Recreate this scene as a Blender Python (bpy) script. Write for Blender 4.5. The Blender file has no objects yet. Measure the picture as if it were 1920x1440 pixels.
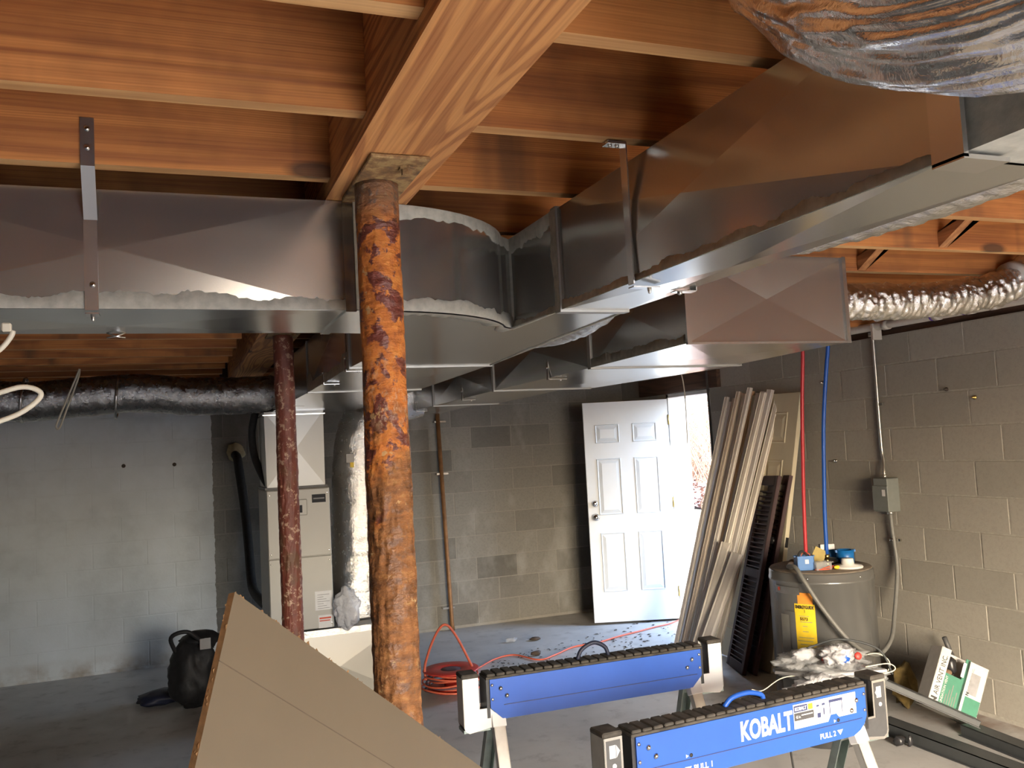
import bpy, bmesh, math, random
from mathutils import Vector, Matrix, noise
random.seed(7)
scene = bpy.context.scene
COL = scene.collection
PI = math.pi
V = Vector

# ------------------------------------------------------------------ camera
CAM = V((0, 0, 1.678))
YAW, PITCH, ROLL, FPX = 0.36692677, 0.0663692, -0.0519091, 1661.13
fw = V((math.sin(YAW)*math.cos(PITCH), math.cos(YAW)*math.cos(PITCH), math.sin(PITCH)))
r0 = V((math.cos(YAW), -math.sin(YAW), 0)); u0 = r0.cross(fw)
rt = math.cos(ROLL)*r0 + math.sin(ROLL)*u0
up = -math.sin(ROLL)*r0 + math.cos(ROLL)*u0
cd = bpy.data.cameras.new('camera'); cam = bpy.data.objects.new('camera', cd); COL.objects.link(cam)
cd.sensor_width = 36; cd.lens = FPX*36/1920; cd.clip_start = 0.05; cd.clip_end = 300
M = Matrix(((rt.x, up.x, -fw.x, CAM.x), (rt.y, up.y, -fw.y, CAM.y), (rt.z, up.z, -fw.z, CAM.z), (0, 0, 0, 1)))
cam.matrix_world = M
scene.camera = cam

# ------------------------------------------------------------------ world, light, exposure
w = bpy.data.worlds.new('daylight_sky'); scene.world = w; w.use_nodes = True
wn = w.node_tree.nodes; wl = w.node_tree.links; wn.clear()
sky = wn.new('ShaderNodeTexSky'); sky.sky_type = 'NISHITA'; sky.sun_disc = False
sky.sun_elevation = math.radians(32); sky.sun_rotation = math.radians(200); sky.air_density = 1.0; sky.dust_density = 4.0
hz = wn.new('ShaderNodeMix'); hz.data_type = 'RGBA'; hz.inputs[0].default_value = 0.40
hz.inputs[7].default_value = (0.45, 0.61, 0.86, 1)
bg = wn.new('ShaderNodeBackground'); bg.inputs['Strength'].default_value = 10.5
wo = wn.new('ShaderNodeOutputWorld')
sc_ = wn.new('ShaderNodeVectorMath'); sc_.operation = 'SCALE'; sc_.inputs['Scale'].default_value = 0.5
wl.new(sky.outputs[0], sc_.inputs[0]); wl.new(sc_.outputs[0], hz.inputs[6]); wl.new(hz.outputs[2], bg.inputs['Color']); wl.new(bg.outputs[0], wo.inputs['Surface'])
def portal(name, loc, rot, sx, sy):
    l = bpy.data.lights.new(name, 'AREA'); l.shape = 'RECTANGLE'; l.size = sx; l.size_y = sy; l.energy = 1
    l.cycles.is_portal = True
    o = bpy.data.objects.new(name, l); COL.objects.link(o); o.location = loc; o.rotation_euler = rot
sl = bpy.data.lights.new('sun', 'SUN'); sl.energy = 10.0; sl.angle = math.radians(.6); sl.color = (1, .95, .87)
so = bpy.data.objects.new('sun', sl); COL.objects.link(so); so.rotation_euler = V((.30, -.74, .60)).to_track_quat('Z', 'Y').to_euler()
REAR_Y = -2.6
OPEN_X0, OPEN_X1, OPEN_Z = 0.5, 3.1, 2.16
portal('garage_opening_portal', ((OPEN_X0+OPEN_X1)/2, REAR_Y-0.12, OPEN_Z/2), (PI/2, 0, 0), OPEN_X1-OPEN_X0, OPEN_Z)
portal('doorway_portal', (4.47, 6.75, 1.02), (0, PI/2, 0), 2.0, 0.7)
scene.view_settings.view_transform = 'Standard'; scene.view_settings.look = 'None'
scene.view_settings.exposure = 0.6; scene.view_settings.gamma = 1.0; scene.view_settings.use_curve_mapping = False
scene.cycles.max_bounces = 8; scene.cycles.diffuse_bounces = 5; scene.cycles.glossy_bounces = 5
scene.cycles.transparent_max_bounces = 8; scene.cycles.sample_clamp_indirect = 2.0
scene.cycles.caustics_reflective = False; scene.cycles.caustics_refractive = False; scene.cycles.blur_glossy = 1.0

# ------------------------------------------------------------------ materials
class NT:
    def __init__(s, name):
        s.m = bpy.data.materials.new(name); s.m.use_nodes = True
        s.n = s.m.node_tree.nodes; s.l = s.m.node_tree.links
        s.b = s.n['Principled BSDF']
    def put(s, sock, v):
        if hasattr(v, 'is_output') or isinstance(v, bpy.types.NodeSocket): s.l.new(v, sock)
        else:
            if isinstance(v, (tuple, list)) and len(v) == 3 and sock.type == 'RGBA': v = (*v, 1)
            sock.default_value = v
    def set(s, **k):
        for a, v in k.items(): s.put(s.b.inputs[a.replace('_', ' ')], v)
        return s
    def coord(s, kind='Object', scale=(1, 1, 1), loc=(0, 0, 0), rnd=0.0):
        if kind == 'World': src = s.n.new('ShaderNodeNewGeometry').outputs['Position']
        else: src = s.n.new('ShaderNodeTexCoord').outputs[kind]
        mp = s.n.new('ShaderNodeMapping'); s.l.new(src, mp.inputs['Vector'])
        mp.inputs['Scale'].default_value = scale; mp.inputs['Location'].default_value = loc
        if rnd:
            oi = s.n.new('ShaderNodeObjectInfo'); a = s.n.new('ShaderNodeMath'); a.operation = 'MULTIPLY'
            s.l.new(oi.outputs['Random'], a.inputs[0]); a.inputs[1].default_value = rnd
            cb = s.n.new('ShaderNodeCombineXYZ')
            for i in range(3): s.l.new(a.outputs[0], cb.inputs[i])
            ad = s.n.new('ShaderNodeVectorMath'); ad.operation = 'ADD'
            s.l.new(mp.outputs[0], ad.inputs[0]); s.l.new(cb.outputs[0], ad.inputs[1])
            return ad.outputs[0]
        return mp.outputs[0]
    def rand(s): return s.n.new('ShaderNodeObjectInfo').outputs['Random']
    def noise(s, vec, scale=5, detail=4, rough=.55, dist=0):
        t = s.n.new('ShaderNodeTexNoise'); s.l.new(vec, t.inputs['Vector'])
        t.inputs['Scale'].default_value = scale; t.inputs['Detail'].default_value = detail
        t.inputs['Roughness'].default_value = rough; t.inputs['Distortion'].default_value = dist
        return t.outputs['Fac']
    def voro(s, vec, scale=5, feat='F1', out='Distance'):
        t = s.n.new('ShaderNodeTexVoronoi'); t.feature = feat; s.l.new(vec, t.inputs['Vector']); t.inputs['Scale'].default_value = scale
        return t.outputs[out]
    def math(s, op, a, b=0.0, c=None, clamp=False):
        t = s.n.new('ShaderNodeMath'); t.operation = op; t.use_clamp = clamp
        s.put(t.inputs[0], a); s.put(t.inputs[1], b)
        if c is not None: s.put(t.inputs[2], c)
        return t.outputs[0]
    def ramp(s, fac, stops, interp='LINEAR'):
        t = s.n.new('ShaderNodeValToRGB'); t.color_ramp.interpolation = interp; e = t.color_ramp.elements
        while len(e) < len(stops): e.new(.5)
        for i, (p, c) in enumerate(stops):
            e[i].position = p; e[i].color = (c, c, c, 1) if isinstance(c, (int, float)) else (*c, 1)
        s.l.new(fac, t.inputs['Fac']); return t.outputs['Color']
    def mix(s, fac, a, b, mode='MIX'):
        t = s.n.new('ShaderNodeMix'); t.data_type = 'RGBA'; t.blend_type = mode
        s.put(t.inputs[0], fac); s.put(t.inputs[6], a); s.put(t.inputs[7], b); return t.outputs[2]
    def bump(s, h, strength=.3, dist=.01):
        t = s.n.new('ShaderNodeBump'); t.inputs['Strength'].default_value = strength; t.inputs['Distance'].default_value = dist
        s.l.new(h, t.inputs['Height']); s.l.new(t.outputs[0], s.b.inputs['Normal']); return s
    def sep(s, vec):
        t = s.n.new('ShaderNodeSeparateXYZ'); s.l.new(vec, t.inputs[0]); return t.outputs

def plain(name, col, rough=.6, metal=0.0, var=.12, scale=30, bump=0.0, **k):
    t = NT(name); v = t.coord('Object', rnd=9)
    n = t.noise(v, scale, 4)
    lo = tuple(c*(1-var) for c in col); hi = tuple(min(1, c*(1+var)) for c in col)
    t.set(Base_Color=t.ramp(n, [(.3, lo), (.7, hi)]), Roughness=rough, Metallic=metal, **k)
    if bump: t.bump(n, bump, .004)
    return t.m

def wood(name, axis, light, mid, dark, lines=26, stretch=.5, cross=6, stain=.5, rough=.72, seedv=(0, 0, 0), thin=0.0):
    t = NT(name)
    sc = [cross]*3; sc[axis] = stretch
    v = t.coord('Object', tuple(sc), seedv, rnd=37)
    n = t.noise(v, 1.0, 2, .4)
    g = t.math('SINE', t.math('MULTIPLY', n, lines*6.283))
    g = t.math('MULTIPLY_ADD', g, .5, .5)
    fs = [180]*3; fs[axis] = 3
    fine = t.noise(t.coord('Object', tuple(fs), rnd=11), 1.0, 2)
    c = t.ramp(g, [(.0, light), (.5, mid), (.8, dark)])
    if thin:
        zz = t.sep(t.coord('Object', (1, 1, 1), rnd=37))[2]
        wob = t.noise(t.coord('Object', (.5, 3, 3), rnd=37), 1.0, 2)
        tl = t.math('SINE', t.math('MULTIPLY_ADD', wob, 60.0, t.math('MULTIPLY', zz, 1250.0)))
        vis = t.ramp(t.noise(t.coord('Object', (.7, 9, 9), rnd=61), 1.0, 2), [(.35, .15), (.6, 1.0)])
        c = t.mix(t.math('MULTIPLY', t.math('MULTIPLY', t.math('MULTIPLY_ADD', tl, .5, .5), vis), thin), c, dark)
    c = t.mix(.35, c, t.ramp(fine, [(.3, dark), (.6, light)]), 'MIX')
    big = t.noise(t.coord('Object', (1.1, 1.1, 1.1), rnd=23), 2.2, 4, .6)
    c = t.mix(t.ramp(big, [(.5, 0.0), (.72, stain)]), c, tuple(x*.25 for x in dark))
    if thin:
        vs_ = t.noise(t.coord('Object', (4.5, .3, .35), rnd=71), 1.0, 3, .6)
        c = t.mix(t.ramp(vs_, [(.58, 0.0), (.70, .6)]), c, (.055, .028, .014))
    # knots
    ks = [4.5]*3; ks[axis] = 1.6
    kd = t.voro(t.coord('Object', tuple(ks), rnd=51), 1.0)
    c = t.mix(t.ramp(kd, [(.07, .85), (.12, 0.0)]), c, (.035, .014, .006))
    t.set(Base_Color=c, Roughness=rough)
    t.bump(t.math('ADD', g, fine), .25, .002)
    return t.m

def galv(name, col=(.54, .54, .515), rough=.19):
    t = NT(name); v = t.coord('Object', rnd=5)
    n = t.noise(v, 3.0, 3, .5)
    t.set(Base_Color=t.ramp(n, [(.3, tuple(x*.92 for x in col)), (.7, col)]), Metallic=.88, Roughness=t.math('MULTIPLY_ADD', n, .08, rough-.04))
    t.bump(t.noise(v, 1.6, 1), .04, .03)
    return t.m

def foil(name, sx=(40, 40, 40), rough=.16, strength=.55, col=(.80, .79, .77), metal=1.0):
    t = NT(name); v = t.coord('Object', sx)
    n = t.noise(v, 1.0, 5, .65, .6)
    t.set(Base_Color=col, Metallic=metal, Roughness=t.ramp(t.noise(v, .4, 3), [(.3, rough), (.8, rough+.15)]))
    t.bump(n, strength, .012)
    return t.m

MAT = {}
MAT['joist'] = wood('joist_wood', 0, (.57, .228, .062), (.48, .178, .046), (.25, .080, .020), lines=12, stretch=.26, cross=4.6, stain=.6, thin=.62)
MAT['joist_lit_edge'] = wood('joist_lit_edge_wood', 0, (.72, .43, .19), (.64, .36, .145), (.46, .23, .085), lines=8, stretch=.4, cross=5, stain=.3)  # paler copy of the joist wood, undersides coloured as if lit from below
MAT['beam'] = wood('beam_wood', 1, (.66, .325, .118), (.61, .285, .098), (.29, .105, .034), lines=22, stretch=.42, cross=5.6, stain=.12, seedv=(3.1, .4, 7.7))
MAT['dark_wood'] = wood('dark_wood', 1, (.10, .055, .032), (.075, .04, .024), (.04, .02, .012), lines=12, stain=.4)
MAT['bridging'] = wood('bridging_wood', 1, (.5, .24, .095), (.4, .17, .06), (.26, .10, .035), lines=10)
MAT['galv'] = galv('galvanized_sheet')
MAT['galv_bright'] = galv('bright_galvanized_sheet', (.62, .62, .60), .22)
MAT['plenum'] = galv('satin_galvanized_sheet', (.50, .50, .48), .46)
MAT['cleat'] = galv('dull_galvanized_cleat', (.40, .39, .36), .5)
MAT['strap'] = galv('strap_steel', (.62, .61, .59), .2)
MAT['mastic'] = plain('grey_duct_mastic', (.44, .43, .37), .65, 0, .18, 45, .3)
MAT['foil'] = foil('foil_jacket', (55, 55, 55), .14, .4)
MAT['foil_fine'] = foil('fine_foil_jacket', (80, 80, 80), .17, .38)
MAT['foil_dark'] = foil('dull_foil_jacket', (70, 70, 70), .22, .4, (.36, .355, .35))
MAT['foil_near'] = foil('creased_foil_jacket', (30, 30, 30), .11, .25, (.94, .93, .92), .9)

def rust():
    t = NT('rusted_paint'); v = t.coord('Object', (1, 1, 1), rnd=3)
    z = t.sep(t.coord('World'))[2]
    patch = t.noise(v, 19, 6, .62, .3)
    orange = t.ramp(t.noise(v, 45, 5, .6), [(.28, (.22, .062, .014)), (.5, (.50, .155, .026)), (.74, (.62, .25, .05))])
    maroon = t.ramp(t.noise(v, 70, 4), [(.3, (.085, .020, .014)), (.7, (.16, .040, .026))])
    c = t.mix(t.ramp(patch, [(.50, 0.0), (.53, 1.0)]), orange, maroon)
    vs = t.coord('Object', (1, 1, 2.4), rnd=3)
    brown = t.ramp(t.noise(vs, 26, 6, .65), [(.28, (.060, .028, .013)), (.44, (.14, .062, .022)), (.56, (.22, .094, .030)), (.66, (.32, .16, .058)), (.76, (.46, .29, .12))])
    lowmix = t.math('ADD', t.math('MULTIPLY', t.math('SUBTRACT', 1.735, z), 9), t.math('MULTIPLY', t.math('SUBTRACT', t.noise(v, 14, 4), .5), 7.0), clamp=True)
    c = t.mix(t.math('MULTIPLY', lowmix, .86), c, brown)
    flake = t.noise(v, 26, 5, .7)
    c = t.mix(t.ramp(flake, [(.625, 0.0), (.65, .75)]), c, (.50, .33, .15))
    band = t.math('SUBTRACT', 1.0, t.math('MULTIPLY', t.math('ABSOLUTE', t.math('SUBTRACT', z, 1.80)), 9.0), clamp=True)
    scr = t.ramp(t.noise(t.coord('Object', (1, 1, .6), rnd=3), 95, 5, .7), [(.50, 0.0), (.60, .8)])
    c = t.mix(t.math('MULTIPLY', t.math('MULTIPLY', band, scr), t.ramp(t.noise(v, 9, 2), [(.42, 0.0), (.58, 1.0)])), c, (.46, .33, .22))
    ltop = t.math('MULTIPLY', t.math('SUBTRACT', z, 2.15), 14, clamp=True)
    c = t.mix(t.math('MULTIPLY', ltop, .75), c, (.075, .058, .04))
    t.set(Base_Color=c, Roughness=t.ramp(patch, [(.48, .75), (.54, .38)]))
    t.bump(t.math('ADD', patch, t.noise(vs, 30, 5)), 1.0, .009)
    return t.m
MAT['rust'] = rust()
def rust2():
    t = NT('flaking_red_oxide_paint'); v = t.coord('Object')
    n = t.noise(v, 16, 6, .65); f = t.noise(v, 38, 6, .7)
    c = t.ramp(n, [(.3, (.11, .026, .018)), (.55, (.17, .045, .028)), (.72, (.14, .06, .03))])
    c = t.mix(t.ramp(f, [(.555, 0.0), (.59, .85)]), c, (.50, .34, .24))
    b = t.noise(t.coord('Object', (1, 1, .5)), 6, 3)
    c = t.mix(t.ramp(b, [(.56, 0.0), (.62, .8)]), c, (.11, .055, .026))
    t.set(Base_Color=c, Roughness=.55); t.bump(f, .5, .005)
    return t.m
MAT['rust_red'] = rust2()
MAT['rust_plate'] = (lambda t: (t.set(Base_Color=t.ramp(t.noise(t.coord('Object'), 28, 6, .65), [(.3, (.05, .035, .022)), (.48, (.20, .11, .045)), (.6, (.36, .25, .11)), (.75, (.25, .10, .035))]), Roughness=.8), t.bump(t.noise(t.coord('Object'), 40, 5), .6, .004), t.m)[-1])(NT('rusted_plate'))

def block(name, base, dark, paint=False):
    t = NT(name); v = t.coord('World'); rn = t.rand()
    n = t.noise(v, 1.6, 5, .6); f = t.noise(v, 55, 3, .7)
    tone = t.math('ADD', t.math('MULTIPLY', rn, .55), t.math('MULTIPLY', n, .55), clamp=True)
    c = t.ramp(tone, [(.18, dark), (.45, base), (.85, tuple(x*1.12 for x in base))])
    c = t.mix(t.ramp(f, [(.32, .22), (.55, 0.0)]), c, tuple(x*.7 for x in dark))
    if paint:
        x, y, z = t.sep(v)
        edge = t.math('GREATER_THAN', t.math('ADD', .30, t.math('MULTIPLY', t.math('SUBTRACT', t.noise(v, 20, 3), .5), .03)), x)
        pn = t.noise(v, 2.3, 5, .6)
        pc = t.ramp(pn, [(.25, (.54, .57, .57)), (.48, (.68, .72, .73)), (.75, (.75, .80, .83))])
        low = t.math('MULTIPLY', t.math('SUBTRACT', .16, z), 8, clamp=True)
        pc = t.mix(t.math('MULTIPLY', low, t.ramp(t.noise(v, 6, 5), [(.35, 0.0), (.65, .8)])), pc, (.28, .2, .12))
        c = t.mix(edge, c, pc)
        eff = t.math('MULTIPLY', t.ramp(t.noise(t.coord('World', (1, 1, .6)), 3.3, 4), [(.55, 0.0), (.75, .5)]), t.math('SUBTRACT', 1.0, edge))
        c = t.mix(eff, c, (.40, .40, .38))
    t.set(Base_Color=c, Roughness=.92); t.bump(f, .35, .003)
    return t.m
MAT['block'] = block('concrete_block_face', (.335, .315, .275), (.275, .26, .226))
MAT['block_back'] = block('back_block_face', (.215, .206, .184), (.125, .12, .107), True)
MAT['mortar'] = plain('mortar', (.37, .35, .305), .95, 0, .15, 40, .3)
MAT['mortar_back'] = block('back_mortar', (.27, .255, .225), (.22, .21, .185), True)

def floor_mat():
    t = NT('concrete_slab'); v = t.coord('World')
    n = t.noise(v, 1.2, 6, .6); m = t.noise(v, 7, 5, .65); f = t.noise(v, 90, 3)
    c = t.ramp(n, [(.3, (.40, .395, .385)), (.55, (.52, .515, .50)), (.75, (.57, .565, .555))])
    c = t.mix(t.ramp(m, [(.55, 0.0), (.72, .45)]), c, (.20, .19, .18))
    x, y, z = t.sep(v)
    rst = t.math('MULTIPLY', t.math('SUBTRACT', x, 3.75), 2.2, clamp=True)
    rst = t.math('MULTIPLY', rst, t.math('MULTIPLY', t.math('SUBTRACT', 4.9, y), 1.2, clamp=True))
    c = t.mix(t.math('MULTIPLY', rst, t.ramp(t.noise(v, 5, 5), [(.35, 0.0), (.65, .8)])), c, (.17, .085, .04))
    t.set(Base_Color=c, Roughness=t.ramp(m, [(.3, .38), (.7, .66)])); t.bump(f, .15, .003)
    return t.m
MAT['floor'] = floor_mat()
MAT['white_door'] = plain('white_door_paint', (.70, .75, .79), .38, 0, .03, 5)
MAT['jamb'] = plain('white_jamb_paint', (.72, .72, .70), .5, 0, .08, 9)
MAT['chrome'] = plain('chrome', (.72, .70, .66), .12, 1, .03)
MAT['cabinet'] = plain('grey_enamel_cabinet', (.42, .415, .39), .42, 0, .03, 4)
MAT['black'] = plain('black_foam', (.018, .018, .019), .8, 0, .3, 40, .3)
MAT['black_gloss'] = plain('black_plastic', (.02, .02, .022), .35, 0, .2)
MAT['dark_grey'] = plain('dark_grey_plastic', (.06, .06, .062), .5)
MAT['sticker_dark'] = plain('black_badge', (.02, .022, .028), .75)
MAT['white'] = plain('white_plastic', (.78, .78, .76), .4, 0, .04)
MAT['paper'] = plain('white_paper', (.70, .71, .73), .6, 0, .05)
MAT['ink'] = plain('black_ink', (.02, .02, .02), .6)
MAT['ink_grey'] = plain('grey_ink', (.22, .22, .23), .6)
MAT['yellow'] = plain('yellow_label', (.86, .60, .03), .5, 0, .05)
MAT['orange'] = plain('orange_label', (.88, .33, .05), .5, 0, .05)
MAT['red_ink'] = plain('red_ink', (.55, .09, .05), .6)
MAT['blue'] = plain('blue_powder_coat', (.018, .095, .46), .38, 0, .06, 8)
MAT['navy'] = plain('navy_ink', (.03, .04, .12), .5)
MAT['grip'] = plain('dusty_black_rubber', (.06, .053, .044), .85, 0, .6, 22, .5)
MAT['steel_glare'] = plain('glare_white_steel', (.93, .93, .92), .3, 0, .01)  # bare bright metal whitened in colour to stand for glare
MAT['leg_green'] = plain('galvanized_leg', (.30, .36, .34), .38, .7, .12)
MAT['leg_bright'] = plain('bright_zinc_leg', (.66, .65, .60), .32, .55, .06)
MAT['board'] = plain('tan_hardboard', (.135, .105, .070), .55, 0, .06, 3)
MAT['board_edge'] = plain('hardboard_edge', (.22, .115, .045), .85, 0, .25, 60, .4)
MAT['groove'] = plain('pencil_line', (.095, .072, .047), .7)
MAT['cream'] = plain('cream_painted_door', (.68, .62, .47), .5, 0, .05, 5)
MAT['shutter'] = plain('maroon_shutter_vinyl', (.040, .012, .015), .62, 0, .12)
MAT['heater'] = plain('grey_enamel_tank', (.25, .25, .245), .24, .6, .05, 4)
MAT['heater_top'] = plain('dusty_tank_top', (.17, .14, .11), .75, 0, .35, 18)
MAT['elec_blue'] = plain('blue_box_plastic', (.008, .13, .40), .4, 0, .05)
MAT['brass'] = plain('brass', (.62, .45, .16), .28, 1, .05)
MAT['tin'] = plain('gold_tin', (.22, .17, .06), .35, .8, .1)
MAT['copper'] = plain('tarnished_pipe', (.24, .125, .055), .55, .35, .25, 14)
MAT['pex_red'] = plain('red_pex', (.50, .035, .045), .4, 0, .05)
MAT['pex_blue'] = plain('blue_pex', (.012, .09, .42), .4, 0, .05)
MAT['conduit'] = plain('conduit_steel', (.56, .56, .54), .35, .9, .06)
MAT['flex_conduit'] = plain('grey_flexible_conduit', (.15, .15, .14), .5, 0, .08)
MAT['elec_box'] = plain('grey_electrical_box', (.20, .215, .205), .45, .2, .05)
MAT['pvc'] = plain('white_pvc', (.66, .62, .55), .4, 0, .04)
MAT['purple'] = plain('purple_primer', (.16, .06, .42), .5)
MAT['wire_white'] = plain('cream_cable_sheath', (.74, .69, .56), .45, 0, .05)
MAT['cord'] = plain('orange_cord', (.62, .13, .07), .5, 0, .1)
MAT['cord_dark'] = plain('dark_cord', (.10, .05, .07), .5)
MAT['reel'] = plain('red_reel', (.55, .045, .035), .45, 0, .06)
MAT['green'] = plain('green_carton_print', (.035, .165, .105), .5, 0, .08)
MAT['carton'] = plain('white_carton', (.46, .45, .43), .6, 0, .05)
MAT['cardboard'] = plain('cardboard_inside', (.16, .105, .06), .85)
MAT['gutter'] = plain('grey_vinyl_channel', (.048, .053, .056), .5, 0, .06)
MAT['wool'] = plain('yellow_mineral_wool', (.15, .105, .035), 1, 0, .3, 30, .8)
MAT['foam_plug'] = plain('cream_spray_foam', (.50, .45, .29), .9, 0, .15, 40, .5)
MAT['leaf_dark'] = plain('dead_leaf', (.055, .04, .03), .8)
MAT['bag_black'] = plain('black_nylon', (.014, .014, .016), .6, 0, .3, 30, .5)
MAT['bag_blue'] = plain('dark_blue_nylon', (.012, .016, .04), .55)
def trimmat(name, c):
    t = NT(name); v = t.coord('Object', (60, 60, 2), rnd=20)
    t.set(Base_Color=t.ramp(t.noise(v, 1, 3), [(.3, tuple(x*.93 for x in c)), (.65, c)]), Roughness=.6); return t.m
TRIMS = [trimmat('primed_trim', (.88, .84, .79)), trimmat('tan_trim', (.76, .67, .57)), trimmat('pale_trim', (.93, .88, .80)), trimmat('bare_pine_trim', (.86, .63, .40)), trimmat('grey_trim', (.76, .73, .70))]
def plastic(name, alpha, col):
    t = NT(name); v = t.coord('Object')
    t.set(Base_Color=col, Roughness=.18, Alpha=alpha); t.bump(t.noise(v, 34, 5, .6, .8), .9, .02); return t.m
MAT['film'] = plastic('clear_plastic_film', .42, (.60, .62, .64))
MAT['film_white'] = plastic('white_plastic_film', .6, (.82, .83, .88))
def leafmat(name, stops):
    t = NT(name); v = t.coord('World', (1, 1, 1))
    c = t.ramp(t.noise(v, 11, 3), stops)
    t.set(Base_Color=c, Roughness=.7); return t.m
MAT['litter'] = leafmat('leaf_litter', [(.3, (.05, .022, .018)), (.45, (.14, .065, .05)), (.6, (.28, .20, .19)), (.75, (.09, .04, .03))])
MAT['soil'] = leafmat('forest_floor', [(.3, (.07, .045, .032)), (.55, (.15, .105, .08)), (.75, (.21, .16, .13))])
MAT['bark'] = plain('grey_bark', (.30, .26, .22), .9, 0, .25, 20, .5)
MAT['twig'] = plain('brown_twigs', (.16, .09, .06), .9, 0, .25, 9)
MAT['yellow_leaf'] = plain('yellow_leaves', (.42, .26, .03), .7, 0, .25, 9)
MAT['drive'] = plain('gravel_drive', (.33, .31, .29), .95, 0, .2, 20)
MAT['concrete_block_out'] = plain('mossy_concrete', (.22, .20, .15), .95, 0, .25, 8, .5)
MAT['wall_plain'] = plain('unseen_block', (.28, .26, .22), .95, 0, .15, 6)

# ------------------------------------------------------------------ mesh helpers
class MB:
    def __init__(s): s.v = []; s.f = []; s.mi = []; s.smooth = []
    def add(s, vs, fs, mi=0, sm=False):
        o = len(s.v); s.v += [V(x) for x in vs]; s.f += [[i+o for i in f] for f in fs]; s.mi += [mi]*len(fs); s.smooth += [sm]*len(fs); return s
    def box(s, x0, x1, y0, y1, z0, z1, mi=0, M=None):
        p = [V((x, y, z)) for z in (z0, z1) for y in (y0, y1) for x in (x0, x1)]
        if M: p = [M @ q for q in p]
        return s.add(p, [[0, 2, 3, 1], [4, 5, 7, 6], [0, 1, 5, 4], [1, 3, 7, 5], [3, 2, 6, 7], [2, 0, 4, 6]], mi)
    def chbox(s, x0, x1, y0, y1, z0, z1, c=.004, mi=0, M=None):
        b = bmesh.new(); bmesh.ops.create_cube(b, size=1)
        for q in b.verts: q.co = V(((x0+x1)/2+q.co.x*(x1-x0), (y0+y1)/2+q.co.y*(y1-y0), (z0+z1)/2+q.co.z*(z1-z0)))
        bmesh.ops.bevel(b, geom=b.edges[:], offset=c, segments=1, affect='EDGES')
        b.verts.index_update()
        vs = [(M @ q.co) if M else q.co.copy() for q in b.verts]
        s.add(vs, [[q.index for q in f.verts] for f in b.faces], mi); b.free(); return s
    def prism(s, poly, d, mi=0):     # poly: 3d points loop, d: offset vector
        n = len(poly); a = [V(q) for q in poly]; d = V(d)
        return s.add(a+[q+d for q in a], [list(range(n))[::-1], list(range(n, 2*n))]+[[i, (i+1) % n, n+(i+1) % n, n+i] for i in range(n)], mi)
    def tube(s, path, r, n=10, mi=0, caps=True, rad=None, sm=True):
        P = [V(q) for q in path]; m = len(P); rings = []; vs = []
        t0 = (P[1]-P[0]).normalized(); a = V((0, 0, 1)) if abs(t0.z) < .9 else V((1, 0, 0))
        nn = (a - t0*a.dot(t0)).normalized()
        for i in range(m):
            t = (P[min(i+1, m-1)]-P[max(i-1, 0)]).normalized()
            nn = (nn - t*nn.dot(t)).normalized(); bb = t.cross(nn)
            for j in range(n):
                th = 2*PI*j/n
                rr = rad(i/(m-1), th) if rad else (r[i] if isinstance(r, list) else r)
                vs.append(P[i]+rr*(math.cos(th)*nn+math.sin(th)*bb))
        fs = [[i*n+j, i*n+(j+1) % n, (i+1)*n+(j+1) % n, (i+1)*n+j] for i in range(m-1) for j in range(n)]
        if caps: fs += [list(range(n))[::-1], [(m-1)*n+j for j in range(n)]]
        return s.add(vs, fs, mi, sm)
    def cyl(s, a, b, r, n=16, mi=0): return s.tube([a, b], r, n, mi)
    def lathe(s, prof, c, n=32, mi=0, axis=None, sm=True):    # prof: (r, h) list, around +Z through c
        c = V(c); vs = []; m = len(prof)
        R_ = V((0, 0, 1)).rotation_difference(V(axis)).to_matrix() if axis else Matrix.Identity(3)
        for r, h in prof:
            for j in range(n): th = 2*PI*j/n; vs.append(c+R_ @ V((r*math.cos(th), r*math.sin(th), h)))
        fs = [[i*n+j, i*n+(j+1) % n, (i+1)*n+(j+1) % n, (i+1)*n+j] for i in range(m-1) for j in range(n)]
        fs += [list(range(n))[::-1], [(m-1)*n+j for j in range(n)]]
        return s.add(vs, fs, mi, sm)
    def blob(s, c, rx, ry, rz, seed=0, amp=.25, fr=2.2, sub=3, mi=0):
        b = bmesh.new(); bmesh.ops.create_icosphere(b, subdivisions=sub, radius=1)
        for q in b.verts:
            d = 1+amp*noise.noise(q.co*fr+V((seed*3.1, seed*1.7, 0)))+amp*.5*noise.noise(q.co*fr*2.7+V((0, seed, 5)))
            q.co = V(c)+V((q.co.x*rx*d, q.co.y*ry*d, q.co.z*rz*d))
        b.verts.index_update()
        s.add([q.co.copy() for q in b.verts], [[q.index for q in f.verts] for f in b.faces], mi, True); b.free(); return s
    def build(s, name, mats, parent=None, local=False, M=None):
        me = bpy.data.meshes.new(name)
        off = V((0, 0, 0))
        if parent is not None and not local: off = V(ORG.get(parent.name, (0, 0, 0)))
        vs = [(M @ q if M else q)-off for q in s.v]
        me.from_pydata([tuple(q) for q in vs], [], s.f)
        if not isinstance(mats, (list, tuple)): mats = [mats]
        for m in mats: me.materials.append(MAT[m] if isinstance(m, str) else m)
        me.polygons.foreach_set('material_index', s.mi); me.polygons.foreach_set('use_smooth', s.smooth)
        me.update(); me.validate()
        o = bpy.data.objects.new(name, me); COL.objects.link(o)
        if parent is not None: o.parent = parent; ORG[o.name] = ORG.get(parent.name, (0, 0, 0))
        else: ORG[o.name] = (0, 0, 0)
        return o
ORG = {}
LABELS = {}
def tag(o, label, cat, group=None):
    o['label'] = label; o['category'] = cat
    if group: o['group'] = group
    return o
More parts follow.
